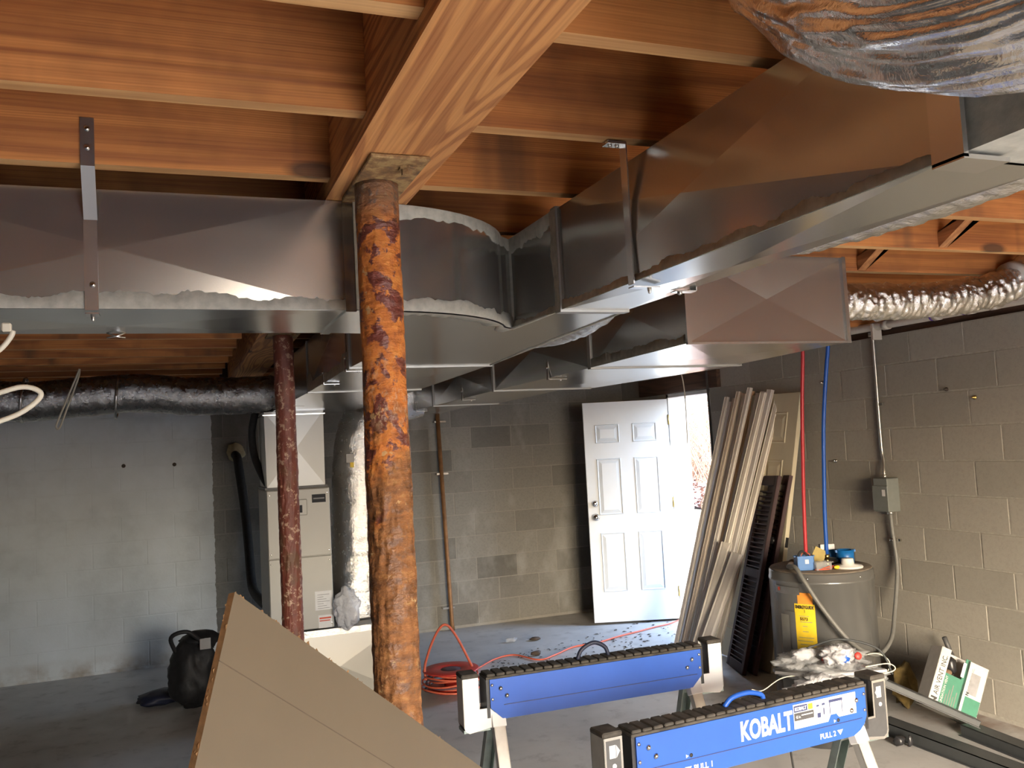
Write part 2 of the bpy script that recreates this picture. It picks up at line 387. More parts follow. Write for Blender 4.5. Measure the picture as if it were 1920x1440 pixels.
def thing(name, label, cat, loc=(0, 0, 0), group=None):
    o = bpy.data.objects.new(name, None); COL.objects.link(o); o.location = loc; o.empty_display_size = .1
    ORG[o.name] = tuple(loc); return tag(o, label, cat, group)
def solo(mb, name, mats, label, cat, group=None):      # a one-mesh thing, its origin moved to its base centre
    xs = [q.x for q in mb.v]; ys = [q.y for q in mb.v]; zs = [q.z for q in mb.v]
    c = V(((min(xs)+max(xs))/2, (min(ys)+max(ys))/2, min(zs)))
    o = mb.build(name, mats, M=Matrix.Translation(-c)); o.location = c; ORG[o.name] = tuple(c)
    return tag(o, label, cat, group)
def struct(o): o['kind'] = 'structure'; return o
def spline(pts, k=8):
    P = [V(q) for q in pts]; out = []
    P = [P[0]*2-P[1]]+P+[P[-1]*2-P[-2]]
    for i in range(1, len(P)-2):
        for j in range(k):
            t = j/k; a, b, c, d = P[i-1], P[i], P[i+1], P[i+2]
            out.append(.5*((2*b)+(c-a)*t+(2*a-5*b+4*c-d)*t*t+(3*b-a-3*c+d)*t**3))
    out.append(P[-2]); return out
_glyph = {}
def text(body, size, M, mat, parent, name='lettering', bold=0.0, align='LEFT', squash=1.0, thick=.0008):
    cu = bpy.data.curves.new('lettering', 'FONT'); cu.body = body; cu.size = size; cu.align_x = align; cu.offset = bold
    cu.extrude = thick; cu.resolution_u = 3
    to = bpy.data.objects.new('tmp', cu); COL.objects.link(to)
    dg = bpy.context.evaluated_depsgraph_get(); me = bpy.data.meshes.new_from_object(to.evaluated_get(dg))
    bpy.data.objects.remove(to); bpy.data.curves.remove(cu)
    off = V(ORG.get(parent.name, (0, 0, 0))) if parent else V((0, 0, 0))
    for q in me.vertices: q.co = (M @ V((q.co.x*squash, q.co.y, q.co.z)))-off
    me.name = name; me.materials.clear(); me.materials.append(MAT[mat])
    o = bpy.data.objects.new(name, me); COL.objects.link(o); o.parent = parent; ORG[o.name] = ORG.get(parent.name, (0, 0, 0))
    return o
def frame(o, ex, ey):       # 4x4 with x axis ex, y axis ey (unit), z = ex x ey
    ex = V(ex).normalized(); ey = V(ey); ey = (ey-ex*ex.dot(ey)).normalized(); ez = ex.cross(ey); o = V(o)
    return Matrix(((ex.x, ey.x, ez.x, o.x), (ex.y, ey.y, ez.y, o.y), (ex.z, ey.z, ez.z, o.z), (0, 0, 0, 1)))
def inst(src, parent, loc=(0, 0, 0), name=None, rot=None):   # copy sharing mesh data
    c = src.copy(); COL.objects.link(c); c.parent = parent; c.location = loc
    if rot: c.rotation_euler = rot
    return c

# ------------------------------------------------------------------ the room shell
C = .2032; Z10 = .02; YB = 7.968; XR = 4.246; XL = -4.6; TOPZ = 2.238; JB = 2.30; JT = 2.535
fl = MB().box(XL-.3, XR+.28, REAR_Y-.3, YB+.3, -.2, 0).build('floor', 'floor'); struct(fl)
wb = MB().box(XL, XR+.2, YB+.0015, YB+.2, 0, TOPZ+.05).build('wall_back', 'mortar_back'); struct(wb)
DY0, DY1, DZ = 6.40, 7.105, 2.035
wr_mb = MB()
wr_mb.box(XR+.0015, XR+.2, REAR_Y, DY0, 0, TOPZ); wr_mb.box(XR+.0015, XR+.2, DY1, YB+.2, 0, TOPZ); wr_mb.box(XR+.0015, XR+.2, DY0, DY1, DZ+.02, TOPZ)
wr = wr_mb.build('wall_right', 'mortar'); struct(wr)
_bm = {}
def block_obj(parent, w, h, axis, mat, c):
    key = (round(w, 3), round(h, 3), axis, mat)
    d = .028
    if key not in _bm:
        mb = MB()
        if axis == 'x': mb.chbox(-w/2, w/2, 0, d, -h/2, h/2, .002)
        else: mb.chbox(0, d, -w/2, w/2, -h/2, h/2, .002)
        o = mb.build('block', mat, parent, local=True); _bm[key] = o; o.location = c
    else:
        o = inst(_bm[key], parent, c)
    return o
J = .0045
for n in range(11):
    k = 9-n; zc = Z10+(n+.5)*C; hh = C
    if n == 10: hh = TOPZ-(Z10+10*C); zc = TOPZ-hh/2
    # back wall
    ph = -.42 if k % 2 == 0 else -.635
    m = math.floor((-2.7-ph)/.4064)
    while ph+m*.4064 < XR:
        a, b = ph+m*.4064, min(ph+(m+1)*.4064, XR); m += 1
        if b-a < .03: continue
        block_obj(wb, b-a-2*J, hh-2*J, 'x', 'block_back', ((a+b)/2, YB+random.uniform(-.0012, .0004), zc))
    ph = 4.003 if k % 2 == 0 else 4.2
    m = math.floor((2.0-ph)/.4064)
    while ph+m*.4064 < YB:
        a, b = ph+m*.4064, min(ph+(m+1)*.4064, YB); m += 1
        hdr = n == 10
        cuts = [(a, b)]
        lo, hi = (6.23, 7.55) if hdr else (DY0, DY1)
        cuts = [(a, min(b, lo)), (max(a, hi), b)]
        for (p, q) in cuts:
            if q-p < .03: continue
            block_obj(wr, q-p-2*J, hh-2*J, 'y', 'block', (XR+random.uniform(-.0012, .0004), (p+q)/2, zc))
struct(MB().box(XL-.2, XL, REAR_Y, YB+.2, 0, TOPZ+.3).build('wall_left', 'wall_plain'))
rear = MB()
rear.box(XL, OPEN_X0, REAR_Y-.2, REAR_Y, 0, JT); rear.box(OPEN_X1, XR+.2, REAR_Y-.2, REAR_Y, 0, JT); rear.box(OPEN_X0, OPEN_X1, REAR_Y-.2, REAR_Y, OPEN_Z, JT)
struct(rear.build('wall_rear', 'wall_plain'))
# timber plate on the walls and rim boards
tr = MB().box(XR+.03, XR+.2, REAR_Y, YB+.2, TOPZ, JB-.002); tr.box(XR+.10, XR+.2, REAR_Y, YB+.2, JB, JT)
struct(tr.build('trim_1', 'dark_wood'))
struct(MB().box(XL, XR, YB+.06, YB+.2, JB, JT).build('trim_2', 'dark_wood'))
# ceiling: deck boards, joists and bridging
ce = struct(MB().box(XL-.2, XR+.3, REAR_Y-.3, YB+.3, JT, JT+.05).build('ceiling', 'bridging'))
def joist_mesh(x0, x1):
    L = x1-x0; mb = MB()
    mb.add([(x, y, z) for z in (0, JT-JB) for y in (-.038, 0) for x in (0, L)],
           [[0, 2, 3, 1], [4, 5, 7, 6], [0, 1, 5, 4], [1, 3, 7, 5], [3, 2, 6, 7], [2, 0, 4, 6]])
    mb.mi = [1, 0, 0, 0, 0, 0]; return mb
BX0, BX1 = .348, .545
jl = joist_mesh(XL, BX0).build('joist', ['joist', 'joist_lit_edge'], ce, local=True)
jr = joist_mesh(BX1, XR+.1).build('joist', ['joist', 'joist_lit_edge'], ce, local=True)
first = True
for k in range(-10, 16):
    yy = 1.621+.4064*k
    if yy < REAR_Y+.1: continue
    for src, x, dy in ((jl, XL, 0), (jr, BX1, .018)):
        if first: src.location = (x, yy+dy, JB)
        else: inst(src, ce, (x, yy+dy+random.uniform(-.006, .006), JB+random.uniform(0, .004)))
    first = False
for k in range(1, 7):
    ya = 1.639+.4064*k; yb = ya+.4064-.038
    for xo, s in ((2.57, 1), (2.615, -1)):
        z0, z1 = (JB+.005, JT-.02) if s > 0 else (JT-.02, JB+.005)
        mb = MB(); mb.prism([(xo, ya, z0), (xo, yb, z1-.055 if s > 0 else z1), (xo, yb, z1 if s > 0 else z1+.055), (xo, ya, z0+.055 if s > 0 else z0-.055)], (.038, 0, 0))
        mb.build('bridging', 'bridging', ce)

# doorway: jambs, sill, header timber; open door leaf
dj = MB(); dj.box(XR-.005, XR+.2, DY1-.03, DY1+.0, 0, DZ+.01); dj.box(XR-.005, XR+.2, DY0, DY0+.03, 0, DZ+.01); dj.box(XR-.005, XR+.2, DY0, DY1, DZ-.02, DZ+.012); dj.box(XR+.06, XR+.2, DY0, DY1, 0, .03)
struct(dj.build('trim_3', 'jamb'))
hd = solo(MB().box(XR-.036, XR+.001, 6.23, 7.55, 2.052, 2.20), 'door_header', 'dark_wood', 'dark stained timber header above the open outside door', 'beam')
H0 = V((XR-.01, 7.095, .022)); H1 = V((3.505, 7.36, .022)); DH = 1.985
ex = (H1-H0); DW = ex.length; ex.normalize(); ez = V((0, 0, 1)); ey = ez.cross(ex)   # local: x from hinge, z up
DM = Matrix(((ex.x, ey.x, 0, H0.x), (ex.y, ey.y, 0, H0.y), (0, 0, 1, H0.z), (0, 0, 0, 1)))
sgn = -1 if (DM.to_3x3() @ V((0, 1, 0))).y > 0 else 1     # camera side
dl = bpy.data.objects.new('door_1', None); COL.objects.link(dl); dl.location = H0; ORG[dl.name] = tuple(H0); struct(dl)
dl['label'] = 'white six panel steel door standing open beside the doorway'
W = DW
pan = []
for (a, b) in ((.145*W, .43*W), (.585*W, .87*W)):
    pan += [(a, b, 1.61, 1.78), (a, b, .96, 1.47), (a, b, .27, .80)]
slab = MB(); slab.chbox(0, W, -.0195, .0195, 0, DH, .002, M=DM); slab.build('leaf', 'white_door', dl)
for (a, b, z0, z1) in pan:
    mb = MB(); y = sgn*.0195; o = sgn*.007; i = .014; j = .045
    def P3(x, yy, z): return DM @ V((x, yy, z))
    rings = [[(a, y, z0), (b, y, z0), (b, y, z1), (a, y, z1)], [(a+.006, y+o, z0+.006), (b-.006, y+o, z0+.006), (b-.006, y+o, z1-.006), (a+.006, y+o, z1-.006)],
             [(a+i, y-o*.1, z0+i), (b-i, y-o*.1, z0+i), (b-i, y-o*.1, z1-i), (a+i, y-o*.1, z1-i)],
             [(a+j, y+o*.8, z0+j), (b-j, y+o*.8, z0+j), (b-j, y+o*.8, z1-j), (a+j, y+o*.8, z1-j)]]
    vs = [P3(*q) for r in rings for q in r]; fs = []
    for q in range(3):
        for e in range(4): fs.append([q*4+e, q*4+(e+1) % 4, q*4+4+(e+1) % 4, q*4+4+e])
    fs.append([12, 13, 14, 15]); mb.add(vs, fs); mb.build('panel', 'white_door', dl)
nrm = DM.to_3x3() @ V((0, sgn, 0))
for z, r, nm in ((.945, .028, 'door_knob'), (1.065, .026, 'deadbolt')):
    c = DM @ V((W-.065, sgn*.0195, z)); mb = MB()
    if nm == 'door_knob': mb.lathe([(.032, 0), (.032, .006), (.013, .012), (.013, .03), (.026, .038), (.029, .052), (.022, .064), (0.004, .067)], c, 20, axis=nrm)
    else: mb.lathe([(.030, 0), (.030, .008), (.024, .016), (.022, .022), (.004, .023)], c, 20, axis=nrm)
    mb.build(nm, 'chrome', dl)
for z in (.2, 1.0, 1.75):
    MB().tube([DM @ V((-.004, sgn*.022, z)), DM @ V((-.004, sgn*.022, z+.09))], .008, 8).build('hinge', 'brass', dl)

# ------------------------------------------------------------------ outside, seen through the doorway
g = MB()
N_ = 40
def gz(x, y):
    d = max(0, x-6.1)
    return .74+.055*d+.10*noise.noise(V((x*.6, y*.6, 0)))*min(1, d)
xs = [6.05+i*i*.022 for i in range(N_)]; ys = [2+j*.85 for j in range(N_+8)]
g.add([(x, y, gz(x, y)) for x in xs for y in ys], [[i*len(ys)+j, (i+1)*len(ys)+j, (i+1)*len(ys)+j+1, i*len(ys)+j+1] for i in range(len(xs)-1) for j in range(len(ys)-1)], 0, True)
struct(g.build('ground_yard', 'soil'))
struct(MB().box(XR+.28, 70, -40, 60, -.3, -.2).box(-60, XR+.28, YB+.31, 60, -.3, -.2).build('ground_base', 'soil'))
struct(MB().box(-30, 34, -45, REAR_Y-.3, -.25, -.02).build('ground_drive', 'drive'))
areaway = struct(MB().box(XR+.2, 5.0, 5.2, 9.5, -.2, -.0).build('floor_areaway', 'drive'))
for i in range(4):
    x0 = 5.0+i*.30
    st = thing('concrete_step', ['lowest mossy concrete step outside the doorway', 'second mossy concrete step outside the doorway, leaves on it', 'third mossy concrete step outside the doorway, leaves on it', 'topmost concrete step outside the doorway at the edge of the leaves'][i], 'step', (x0, 7.4, 0), 'outside steps')
    for j in range(9):
        y0 = 5.6+j*.42+(i % 2)*.2
        MB().chbox(x0, x0+.42, y0, y0+.412, -.1, .185*(i+1)+random.uniform(-.008, .008), .01).build('block', 'concrete_block_out', st)
# leaf litter: uncountable
lf = MB()
for q in range(5200):
    t = random.random()
    if q < 4300:
        x = 6.05+14*t**2.0; y = x*random.uniform(1.40, 1.86)+random.uniform(-.4, .4); z = gz(x, y)+.02
    else:
        i = random.randrange(4); x = 5.0+i*.30+random.uniform(.02, .28); y = random.uniform(6.6, 9.0); z = .185*(i+1)+.012
    s = random.uniform(.035, .075); a = random.uniform(0, 6.3); ti = random.uniform(-.6, .6); tj = random.uniform(-.6, .6)
    ca, sa = math.cos(a)*s, math.sin(a)*s
    zc = z+random.uniform(0, .03)+.6*s*abs(ti)
    lf.add([(x+ca, y+sa, zc+ti*s), (x-sa*.6, y+ca*.6, zc+tj*s*.5), (x-ca, y-sa, zc-ti*s), (x+sa*.6, y-ca*.6, zc-tj*s*.5)], [[0, 1, 2, 3]])
o = lf.build('leaf_litter', 'litter'); tag(o, 'brown and pale fallen leaves covering the slope outside the doorway', 'leaves'); o['kind'] = 'stuff'
def tree(x, y, h, r, lean, label, seed, nb=14):
    random.seed(seed); z0 = gz(x, y)-.05 if x > 6.05 else 0
    t = thing('bare_tree', label, 'tree', (x, y, z0), 'bare trees in the woods')
    pts = [V((x+lean[0]*s+.12*math.sin(3*s+seed), y+lean[1]*s+.1*math.sin(2*s+seed*2), z0+h*s)) for s in [i/9 for i in range(10)]]
    MB().tube(spline(pts, 3), [r*(1-.75*i/27) for i in range(28)], 8).build('trunk', 'bark', t)
    for b in range(nb):
        k = random.randrange(2, 9); p = pts[k]; a = random.uniform(0, 6.3); L = random.uniform(.6, 1.8)*(1.1-k/14)
        q = [p, p+V((math.cos(a)*L*.4, math.sin(a)*L*.4, .2*L)), p+V((math.cos(a+.3)*L*.8, math.sin(a+.3)*L*.8, .5*L)), p+V((math.cos(a+.2)*L, math.sin(a+.2)*L, .9*L))]
        sp = spline(q, 4); MB().tube(sp, [r*.28*(1-.8*i/(len(sp)-1)) for i in range(len(sp))], 5).build('branch', 'twig', t)
    return t
tree(8.6, 13.15, 7.0, .085, (-.45, .1), 'pale slender tree leaning behind the doorway, nearest of the trees', 3)
tree(11.5, 18.6, 9, .12, (.3, .2), 'bare tree trunk farther back among the brush outside the doorway', 5)
tree(13.5, 21.0, 9, .16, (-.2, .3), 'thick distant tree trunk at the back of the woods outside', 8)
random.seed(21)
br = MB()
for q in range(2600):
    x = random.uniform(7.5, 17); y = x*random.uniform(1.42, 1.80); z = gz(x, y); a = random.uniform(0, 6.3); L = random.uniform(.5, 1.9); b = random.uniform(-.5, .5)
    p = V((x, y, z)); d = V((math.cos(a)*.35, math.sin(a)*.35, .9)).normalized(); e = V((math.cos(a+b), math.sin(a+b), random.uniform(-.1, .6)))
    br.tube([p, p+d*L*.5+e*.06, p+d*L*.8+e*.25*L], [.011, .008, .003], 3, caps=False)
o = br.build('brush_thicket', 'twig'); tag(o, 'tangle of thin bare brush growing on the slope outside', 'brush'); o['kind'] = 'stuff'
yl = MB()
for q in range(420):
    c = random.choice([(8.3, 13.3, 2.2), (9.2, 14.3, 3.0), (8.9, 13.6, 1.6), (9.8, 15.4, 3.1)])
    p = V(c)+V((random.gauss(0, .25), random.gauss(0, .25), random.gauss(0, .22))); s = random.uniform(.02, .045); a = random.uniform(0, 6.3)
    yl.add([p+V((s*math.cos(a), s*math.sin(a), 0)), p+V((0, 0, s)), p-V((s*math.cos(a), s*math.sin(a), .3*s)), p-V((0, 0, s))], [[0, 1, 2, 3]])
o = yl.build('yellow_leaves', 'yellow_leaf'); tag(o, 'sprays of yellow autumn leaves hanging among the branches outside', 'leaves'); o['kind'] = 'stuff'
solo(MB().tube(spline([(4.55, 6.72, 2.1), (4.6, 6.75, 1.7), (4.62, 6.85, 1.45), (4.6, 7.02, 1.2), (4.55, 7.12, 1.0), (4.62, 7.0, .8), (4.7, 6.9, .5), (4.72, 6.88, .0)], 6), .007, 6), 'bare_vine', 'twig', 'thin bare vine hanging down across the open doorway', 'vine')
random.seed(11)

# ------------------------------------------------------------------ main beam and posts
bt = thing('support_beam', 'heavy timber beam running overhead, resting on the rusty posts', 'beam', (.445, 2, 2.272))
for i in range(1):
    w_ = (BX1-BX0); a = BX0
    dz = 0
    for (y0, y1, x0, x1) in ((REAR_Y, 2.2, 0, 0), (2.2, 4.45, 0, .055), (4.45, YB, .055, .10)):
        mb = MB(); zb = 2.272+dz
        mb.add([(a+.0004+x0, y0, zb), (a+w_-.0004+x0, y0, zb), (a+w_-.0004+x1, y1, zb), (a+.0004+x1, y1, zb), (a+.0004+x0, y0, JT), (a+w_-.0004+x0, y0, JT), (a+w_-.0004+x1, y1, JT), (a+.0004+x1, y1, JT)],
               [[0, 3, 2, 1], [4, 5, 6, 7], [0, 1, 5, 4], [1, 2, 6, 5], [2, 3, 7, 6], [3, 0, 4, 7]])
        mb.build('timber', 'beam', bt)
def post(name, label, x, y, r, mat, plate):
    t = thing(name, label, 'post', (x, y, 0), 'steel pipe posts')
    n = 96; m = 240; zt = 2.262
    def rad(s, th):
        z = s*zt; q = V((math.cos(th)*2.2, math.sin(th)*2.2, z*11))
        lo = 1.0 if z < 1.72 else .45
        return r+lo*(.0030*noise.noise(q*1.6)+.0026*noise.noise(q*4.1))+(.0018 if z < 1.715 else 0)
    MB().tube([(x, y, zt*i/m) for i in range(m+1)], r, n, rad=rad).build('pipe', mat, t)
    MB().chbox(x-plate[0], x+plate[1], y-plate[2], y+plate[3], 2.262, 2.271, .002).build('cap_plate', 'rust_plate', t)
    MB().chbox(x-.09, x+.09, y-.09, y+.09, 0, .008, .002).build('base_plate', 'rust_plate', t)
    for sx in (1,):
        MB().lathe([(.018, 0), (.018, .004), (.012, .004), (.012, .016), (.004, .018)], (x+.035, y-.135, 2.262), 6, axis=(0, 0, -1), sm=False).build('bolt', 'rust_plate', t)
    return t
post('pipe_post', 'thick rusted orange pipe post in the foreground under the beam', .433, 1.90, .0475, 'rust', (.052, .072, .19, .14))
post('pipe_post', 'red oxide pipe post standing farther back, left of the near rusted post', .515, 4.45, .048, 'rust_red', (.075, .075, .12, .12))

# ------------------------------------------------------------------ sheet metal ductwork
def quadx(mb, a, b, c, d, bulge):
    a, b, c, d = map(V, (a, b, c, d)); n = (c-a).cross(d-b).normalized(); m = (a+b+c+d)/4+n*bulge
    mb.add([a, b, c, d, m], [[0, 1, 4], [1, 2, 4], [2, 3, 4], [3, 0, 4]])
def seg_y(mb, y0, y1, A, B, bulge=.006, ends=(False, False)):    # A,B = (x0,x1,z0,z1) at y0 and y1
    a = [V((A[0], y0, A[2])), V((A[1], y0, A[2])), V((A[1], y0, A[3])), V((A[0], y0, A[3]))]
    b = [V((B[0], y1, B[2])), V((B[1], y1, B[2])), V((B[1], y1, B[3])), V((B[0], y1, B[3]))]
    for i in range(4): j = (i+1) % 4; quadx(mb, a[i], b[i], b[j], a[j], bulge)
    if ends[0]: quadx(mb, a[0], a[3], a[2], a[1], bulge)
    if ends[1]: quadx(mb, b[0], b[1], b[2], b[3], bulge)
def fixn(o):
    b = bmesh.new(); b.from_mesh(o.data); bmesh.ops.recalc_face_normals(b, faces=b.faces[:]); b.to_mesh(o.data); b.free(); return o
def cleat_y(y, x0, x1, z0, z1, parent, w=.016, t=.006, mat='cleat'):
    mb = MB(); mb.box(x0-t, x0, y-w, y+w, z0-t, z1+t); mb.box(x1, x1+t, y-w, y+w, z0-t, z1+t); mb.box(x0, x1, y-w, y+w, z0-t, z0); mb.box(x0, x1, y-w, y+w, z1, z1+t)
    return mb.build('drive_cleat', mat, parent)
def cleat_x(x, y0, y1, z0, z1, parent, w=.016, t=.006, mat='cleat'):
    mb = MB(); mb.box(x-w, x+w, y0-t, y0, z0-t, z1+t); mb.box(x-w, x+w, y1, y1+t, z0-t, z1+t); mb.box(x-w, x+w, y0, y1, z0-t, z0); mb.box(x-w, x+w, y0, y1, z1, z1+t)
    return mb.build('drive_cleat', mat, parent)
def smear(path, side, nrm, w0, w1, seed, parent, lift=.0015, name='sealant'):    # ragged ribbon of mastic along an edge
    P = [V(q) for q in path]; side = V(side); nrm = V(nrm); mb = MB(); top = []; 
    L = sum((P[i+1]-P[i]).length for i in range(len(P)-1)); n = max(8, int(L/.006)); pts = []
    for i in range(n+1):
        s = i/n*L; k = 0
        while k < len(P)-2 and s > (P[k+1]-P[k]).length: s -= (P[k+1]-P[k]).length; k += 1
        pts.append(P[k]+(P[k+1]-P[k]).normalized()*s)
    ws = [w0+(w1-w0)*(.5+.55*noise.noise(V((i*.06, seed*7.3, 0)))+.22*noise.noise(V((i*.27, seed*3.1, 4)))+.12*noise.noise(V((i*.9, seed*5.1, 9)))) for i in range(n+1)]
    ws = [max(.004, q) for q in ws]
    vs = []
    for p, q in zip(pts, ws): vs += [p+nrm*(lift+.002), p+side*q+nrm*lift, p+side*(q+.002)-nrm*.001]
    fs = []
    for i in range(n): fs += [[i*3, i*3+1, i*3+4, i*3+3], [i*3+1, i*3+2, i*3+5, i*3+4]]
    mb.add(vs, fs, 0, True); o = mb.build(name, 'mastic', parent); return o
ZB, ZT = 2.009, 2.27
sd = thing('supply_duct', 'galvanized supply ductwork with branch to the left, curved elbow and long trunk', 'duct', (.9, 2.3, ZB))
def seg_x(mb, x0, x1, A, B, bulge=.006):        # A,B = (y0,y1,z0,z1)
    a = [V((x0, A[0], A[2])), V((x0, A[1], A[2])), V((x0, A[1], A[3])), V((x0, A[0], A[3]))]
    b = [V((x1, B[0], B[2])), V((x1, B[1], B[2])), V((x1, B[1], B[3])), V((x1, B[0], B[3]))]
    for i in range(4): j = (i+1) % 4; quadx(mb, a[j], b[j], b[i], a[i], bulge)
YF = 2.065; YR = 2.46
BEV = .009
for (x0, x1) in ((-3.2, -1.9), (-1.9, -.62), (-.62, .385)):
    mb = MB(); seg_x(mb, x0, x1, (YF, YR, ZB, ZT), (YF, YR, ZB, ZT), BEV); fixn(mb.build('branch_section', 'galv', sd))
for x in (-1.9, -.62): cleat_x(x, YF, YR, ZB, ZT, sd, .012, .004)
MB().box(.385, .41, YF-.004, YR, ZB-.004, ZT).build('collar', 'galv', sd)
# wye with curved heel
arc = [(.47+.455*math.cos(math.radians(a)), 2.53+.463*math.sin(math.radians(a))) for a in range(-90, -19, 6)]
poly = [(.40, 2.067)]+arc+[(.93, 2.385), (.93, 2.05), (1.115, 2.05), (1.25, 3.5), (.66, 3.5), (.66, 2.8), (.60, 2.58), (.52, 2.48), (.40, 2.46)]
mb = MB(); n = len(poly)
mb.add([(x, y, ZB) for x, y in poly]+[(x, y, ZT) for x, y in poly], [list(range(n))[::-1], list(range(n, 2*n))])
k0 = len(mb.v)
mb.add([(x, y, ZB) for x, y in poly]+[(x, y, ZT) for x, y in poly], [[i, (i+1) % n, n+(i+1) % n, n+i] for i in range(n)])
for i in range(n): mb.smooth[2+i] = i < len(arc)
o = fixn(mb.build('curved_transition', 'galv', sd))
# straight run on the right towards the viewer
mb = MB(); seg_y(mb, .83, 2.05, (.93, 1.115, ZB, ZT), (.93, 1.115, ZB, ZT), .011); fixn(mb.build('straight_section', 'galv', sd))
mb = MB(); seg_y(mb, .45, .83, (.945, 1.10, ZB+.01, ZT-.01), (.935, 1.11, ZB+.003, ZT-.003), .0); fixn(mb.build('boot', 'mastic', sd))
cleat_y(2.05, .93, 1.115, ZB, ZT, sd, .016, .006)
mb = MB(); mb.box(.922, .93, .80, .85, ZB-.006, ZT); mb.box(.922, 1.0, .80, .85, ZB-.008, ZB-.002); mb.build('end_collar', 'strap', sd)
# trunk to the air handler
mb = MB(); seg_y(mb, 3.5, 4.6, (.66, 1.25, ZB, ZT), (.65, 1.24, 1.99, 2.25), .012); fixn(mb.build('trunk_section', 'galv', sd))
mb = MB(); seg_y(mb, 4.6, 6.62, (.65, 1.24, 1.99, 2.25), (.62, 1.22, 1.968, 2.23), .012, (False, True)); fixn(mb.build('trunk_section', 'galv', sd))
cleat_y(3.5, .66, 1.25, ZB, ZT, sd, .014, .006); cleat_y(4.6, .65, 1.24, 1.99, 2.25, sd, .012, .005); cleat_y(5.6, .635, 1.23, 1.979, 2.24, sd, .01, .005)
# mastic
smear([(-3, YF, ZB+.0), (.385, YF, ZB+.0)], (0, 0, 1), (0, -1, 0), .012, .045, 1, sd, .003)
smear([(.41, YF-.001, ZB), (.41, YF-.001, ZT)], (1, 0, 0), (0, -1, 0), .012, .04, 2, sd, .004)
ap = [(.47, 2.067)]+arc[1:]+[(.93, 2.385)]
def arcside(zc, sgn_, w0, w1, seed):     # mastic on the curved face near its top or bottom rim
    mb = MB(); vs = []; n = 60; L = len(ap)-1
    for i in range(n+1):
        s = i/n*L; k = min(int(s), L-1); t = s-k; x = ap[k][0]*(1-t)+ap[k+1][0]*t; y = ap[k][1]*(1-t)+ap[k+1][1]*t
        d = V((x-.47, y-2.53, 0)).normalized(); q = max(.006, w0+(w1-w0)*(.5+.55*noise.noise(V((i*.1, seed, 0)))+.22*noise.noise(V((i*.5, seed, 3)))))
        p = V((x, y, zc)); vs += [p+d*.004, p+d*.0035+V((0, 0, sgn_*q)), p+d*-.001+V((0, 0, sgn_*(q+.002)))]
    fs = []
    for i in range(n): fs += [[i*3, i*3+1, i*3+4, i*3+3], [i*3+1, i*3+2, i*3+5, i*3+4]]
    mb.add(vs, fs, 0, True); mb.build('sealant', 'mastic', sd)
arcside(ZT, -1, .012, .045, 5); arcside(ZB, 1, .01, .05, 9)
def flatribbon(path, w0, w1, seed, zz, inward):      # mastic on the underside
    mb = MB(); vs = []; P = [V((x, y, zz)) for x, y in path]; n = 70; L = len(P)-1
    for i in range(n+1):
        s = i/n*L; k = min(int(s), L-1); t = s-k; p = P[k].lerp(P[k+1], t)
        d = (V((inward[0], inward[1], zz))-p).normalized(); q = max(.006, w0+(w1-w0)*(.5+.55*noise.noise(V((i*.1, seed, 0)))+.25*noise.noise(V((i*.5, seed, 3)))))
        vs += [p+V((0, 0, -.003)), p+d*q+V((0, 0, -.0025)), p+d*(q+.002)+V((0, 0, .001))]
    fs = []
    for i in range(n): fs += [[i*3, i*3+1, i*3+4, i*3+3], [i*3+1, i*3+2, i*3+5, i*3+4]]
    mb.add(vs, fs, 0, True); mb.build('sealant', 'mastic', sd)
flatribbon([(.42, 2.067)]+ap+[(.93, 2.06)], .02, .10, 3, ZB, (.8, 2.95))
flatribbon([(.93, 2.05), (1.115, 2.05)], .01, .03, 6, ZB, (1.02, 3)); flatribbon([(1.12, 2.06), (1.25, 3.5)], .006, .02, 8, ZB, (.9, 2.8))
smear([(.93, 2.385, ZB), (.93, 2.385, ZT)], (.28, -.9, 0), (-1, 0, 0), .008, .02, 12, sd, .004)
smear([(.93, 2.385, ZT), (.93, 2.05, ZT)], (0, 0, -1), (-1, 0, 0), .02, .06, 14, sd, .003)
smear([(.93, 2.385, ZB), (.93, 2.05, ZB)], (0, 0, 1), (-1, 0, 0), .008, .03, 15, sd, .003)
smear([(.93, 2.03, ZB), (.93, 2.03, ZT)], (0, 1, 0), (-1, 0, 0), .02, .05, 16, sd, .007)
smear([(.93, .85, ZB), (.93, 2.03, ZB)], (0, 0, 1), (-1, 0, 0), .004, .030, 17, sd, .002)
smear([(.66, 3.52, ZB), (.65, 4.58, 1.99)], (0, 0, 1), (-1, 0, 0), .03, .10, 18, sd, .003)
# return duct
rd = thing('return_duct', 'wide galvanized return duct with square capped end, hung from the joists', 'duct', (1.98, 3, 1.98))
mb = MB(); seg_y(mb, 2.585, 3.34, (1.64, 2.33, 1.985, 2.298), (1.64, 2.36, 1.975, 2.29), .010, (True, False)); fixn(mb.build('end_section', 'galv_bright', rd))
mb = MB(); seg_y(mb, 3.34, 4.55, (1.64, 2.40, 1.975, 2.27), (1.64, 2.25, 1.968, 2.25), .016); fixn(mb.build('trunk_section', 'galv', rd))
mb = MB(); seg_y(mb, 4.55, 5.76, (1.64, 2.1, 1.968, 2.25), (1.64, 2.1, 1.955, 2.25), .016); fixn(mb.build('trunk_section', 'galv', rd))
mb = MB(); seg_y(mb, 5.76, 6.9, (1.64, 2.0, 1.955, 2.24), (1.64, 2.0, 1.945, 2.24), .016, (False, True)); fixn(mb.build('trunk_section', 'galv', rd))
for y, A in ((3.34, (1.64, 2.38, 1.975, 2.28)), (4.55, (1.64, 2.22, 1.968, 2.25)), (5.76, (1.64, 2.1, 1.955, 2.25))): cleat_y(y, *A, rd, .014, .006)
smear([(1.64, 2.6, 1.985), (1.64, 3.33, 1.975)], (0, 0, 1), (-1, 0, 0), .02, .05, 21, rd, .004)
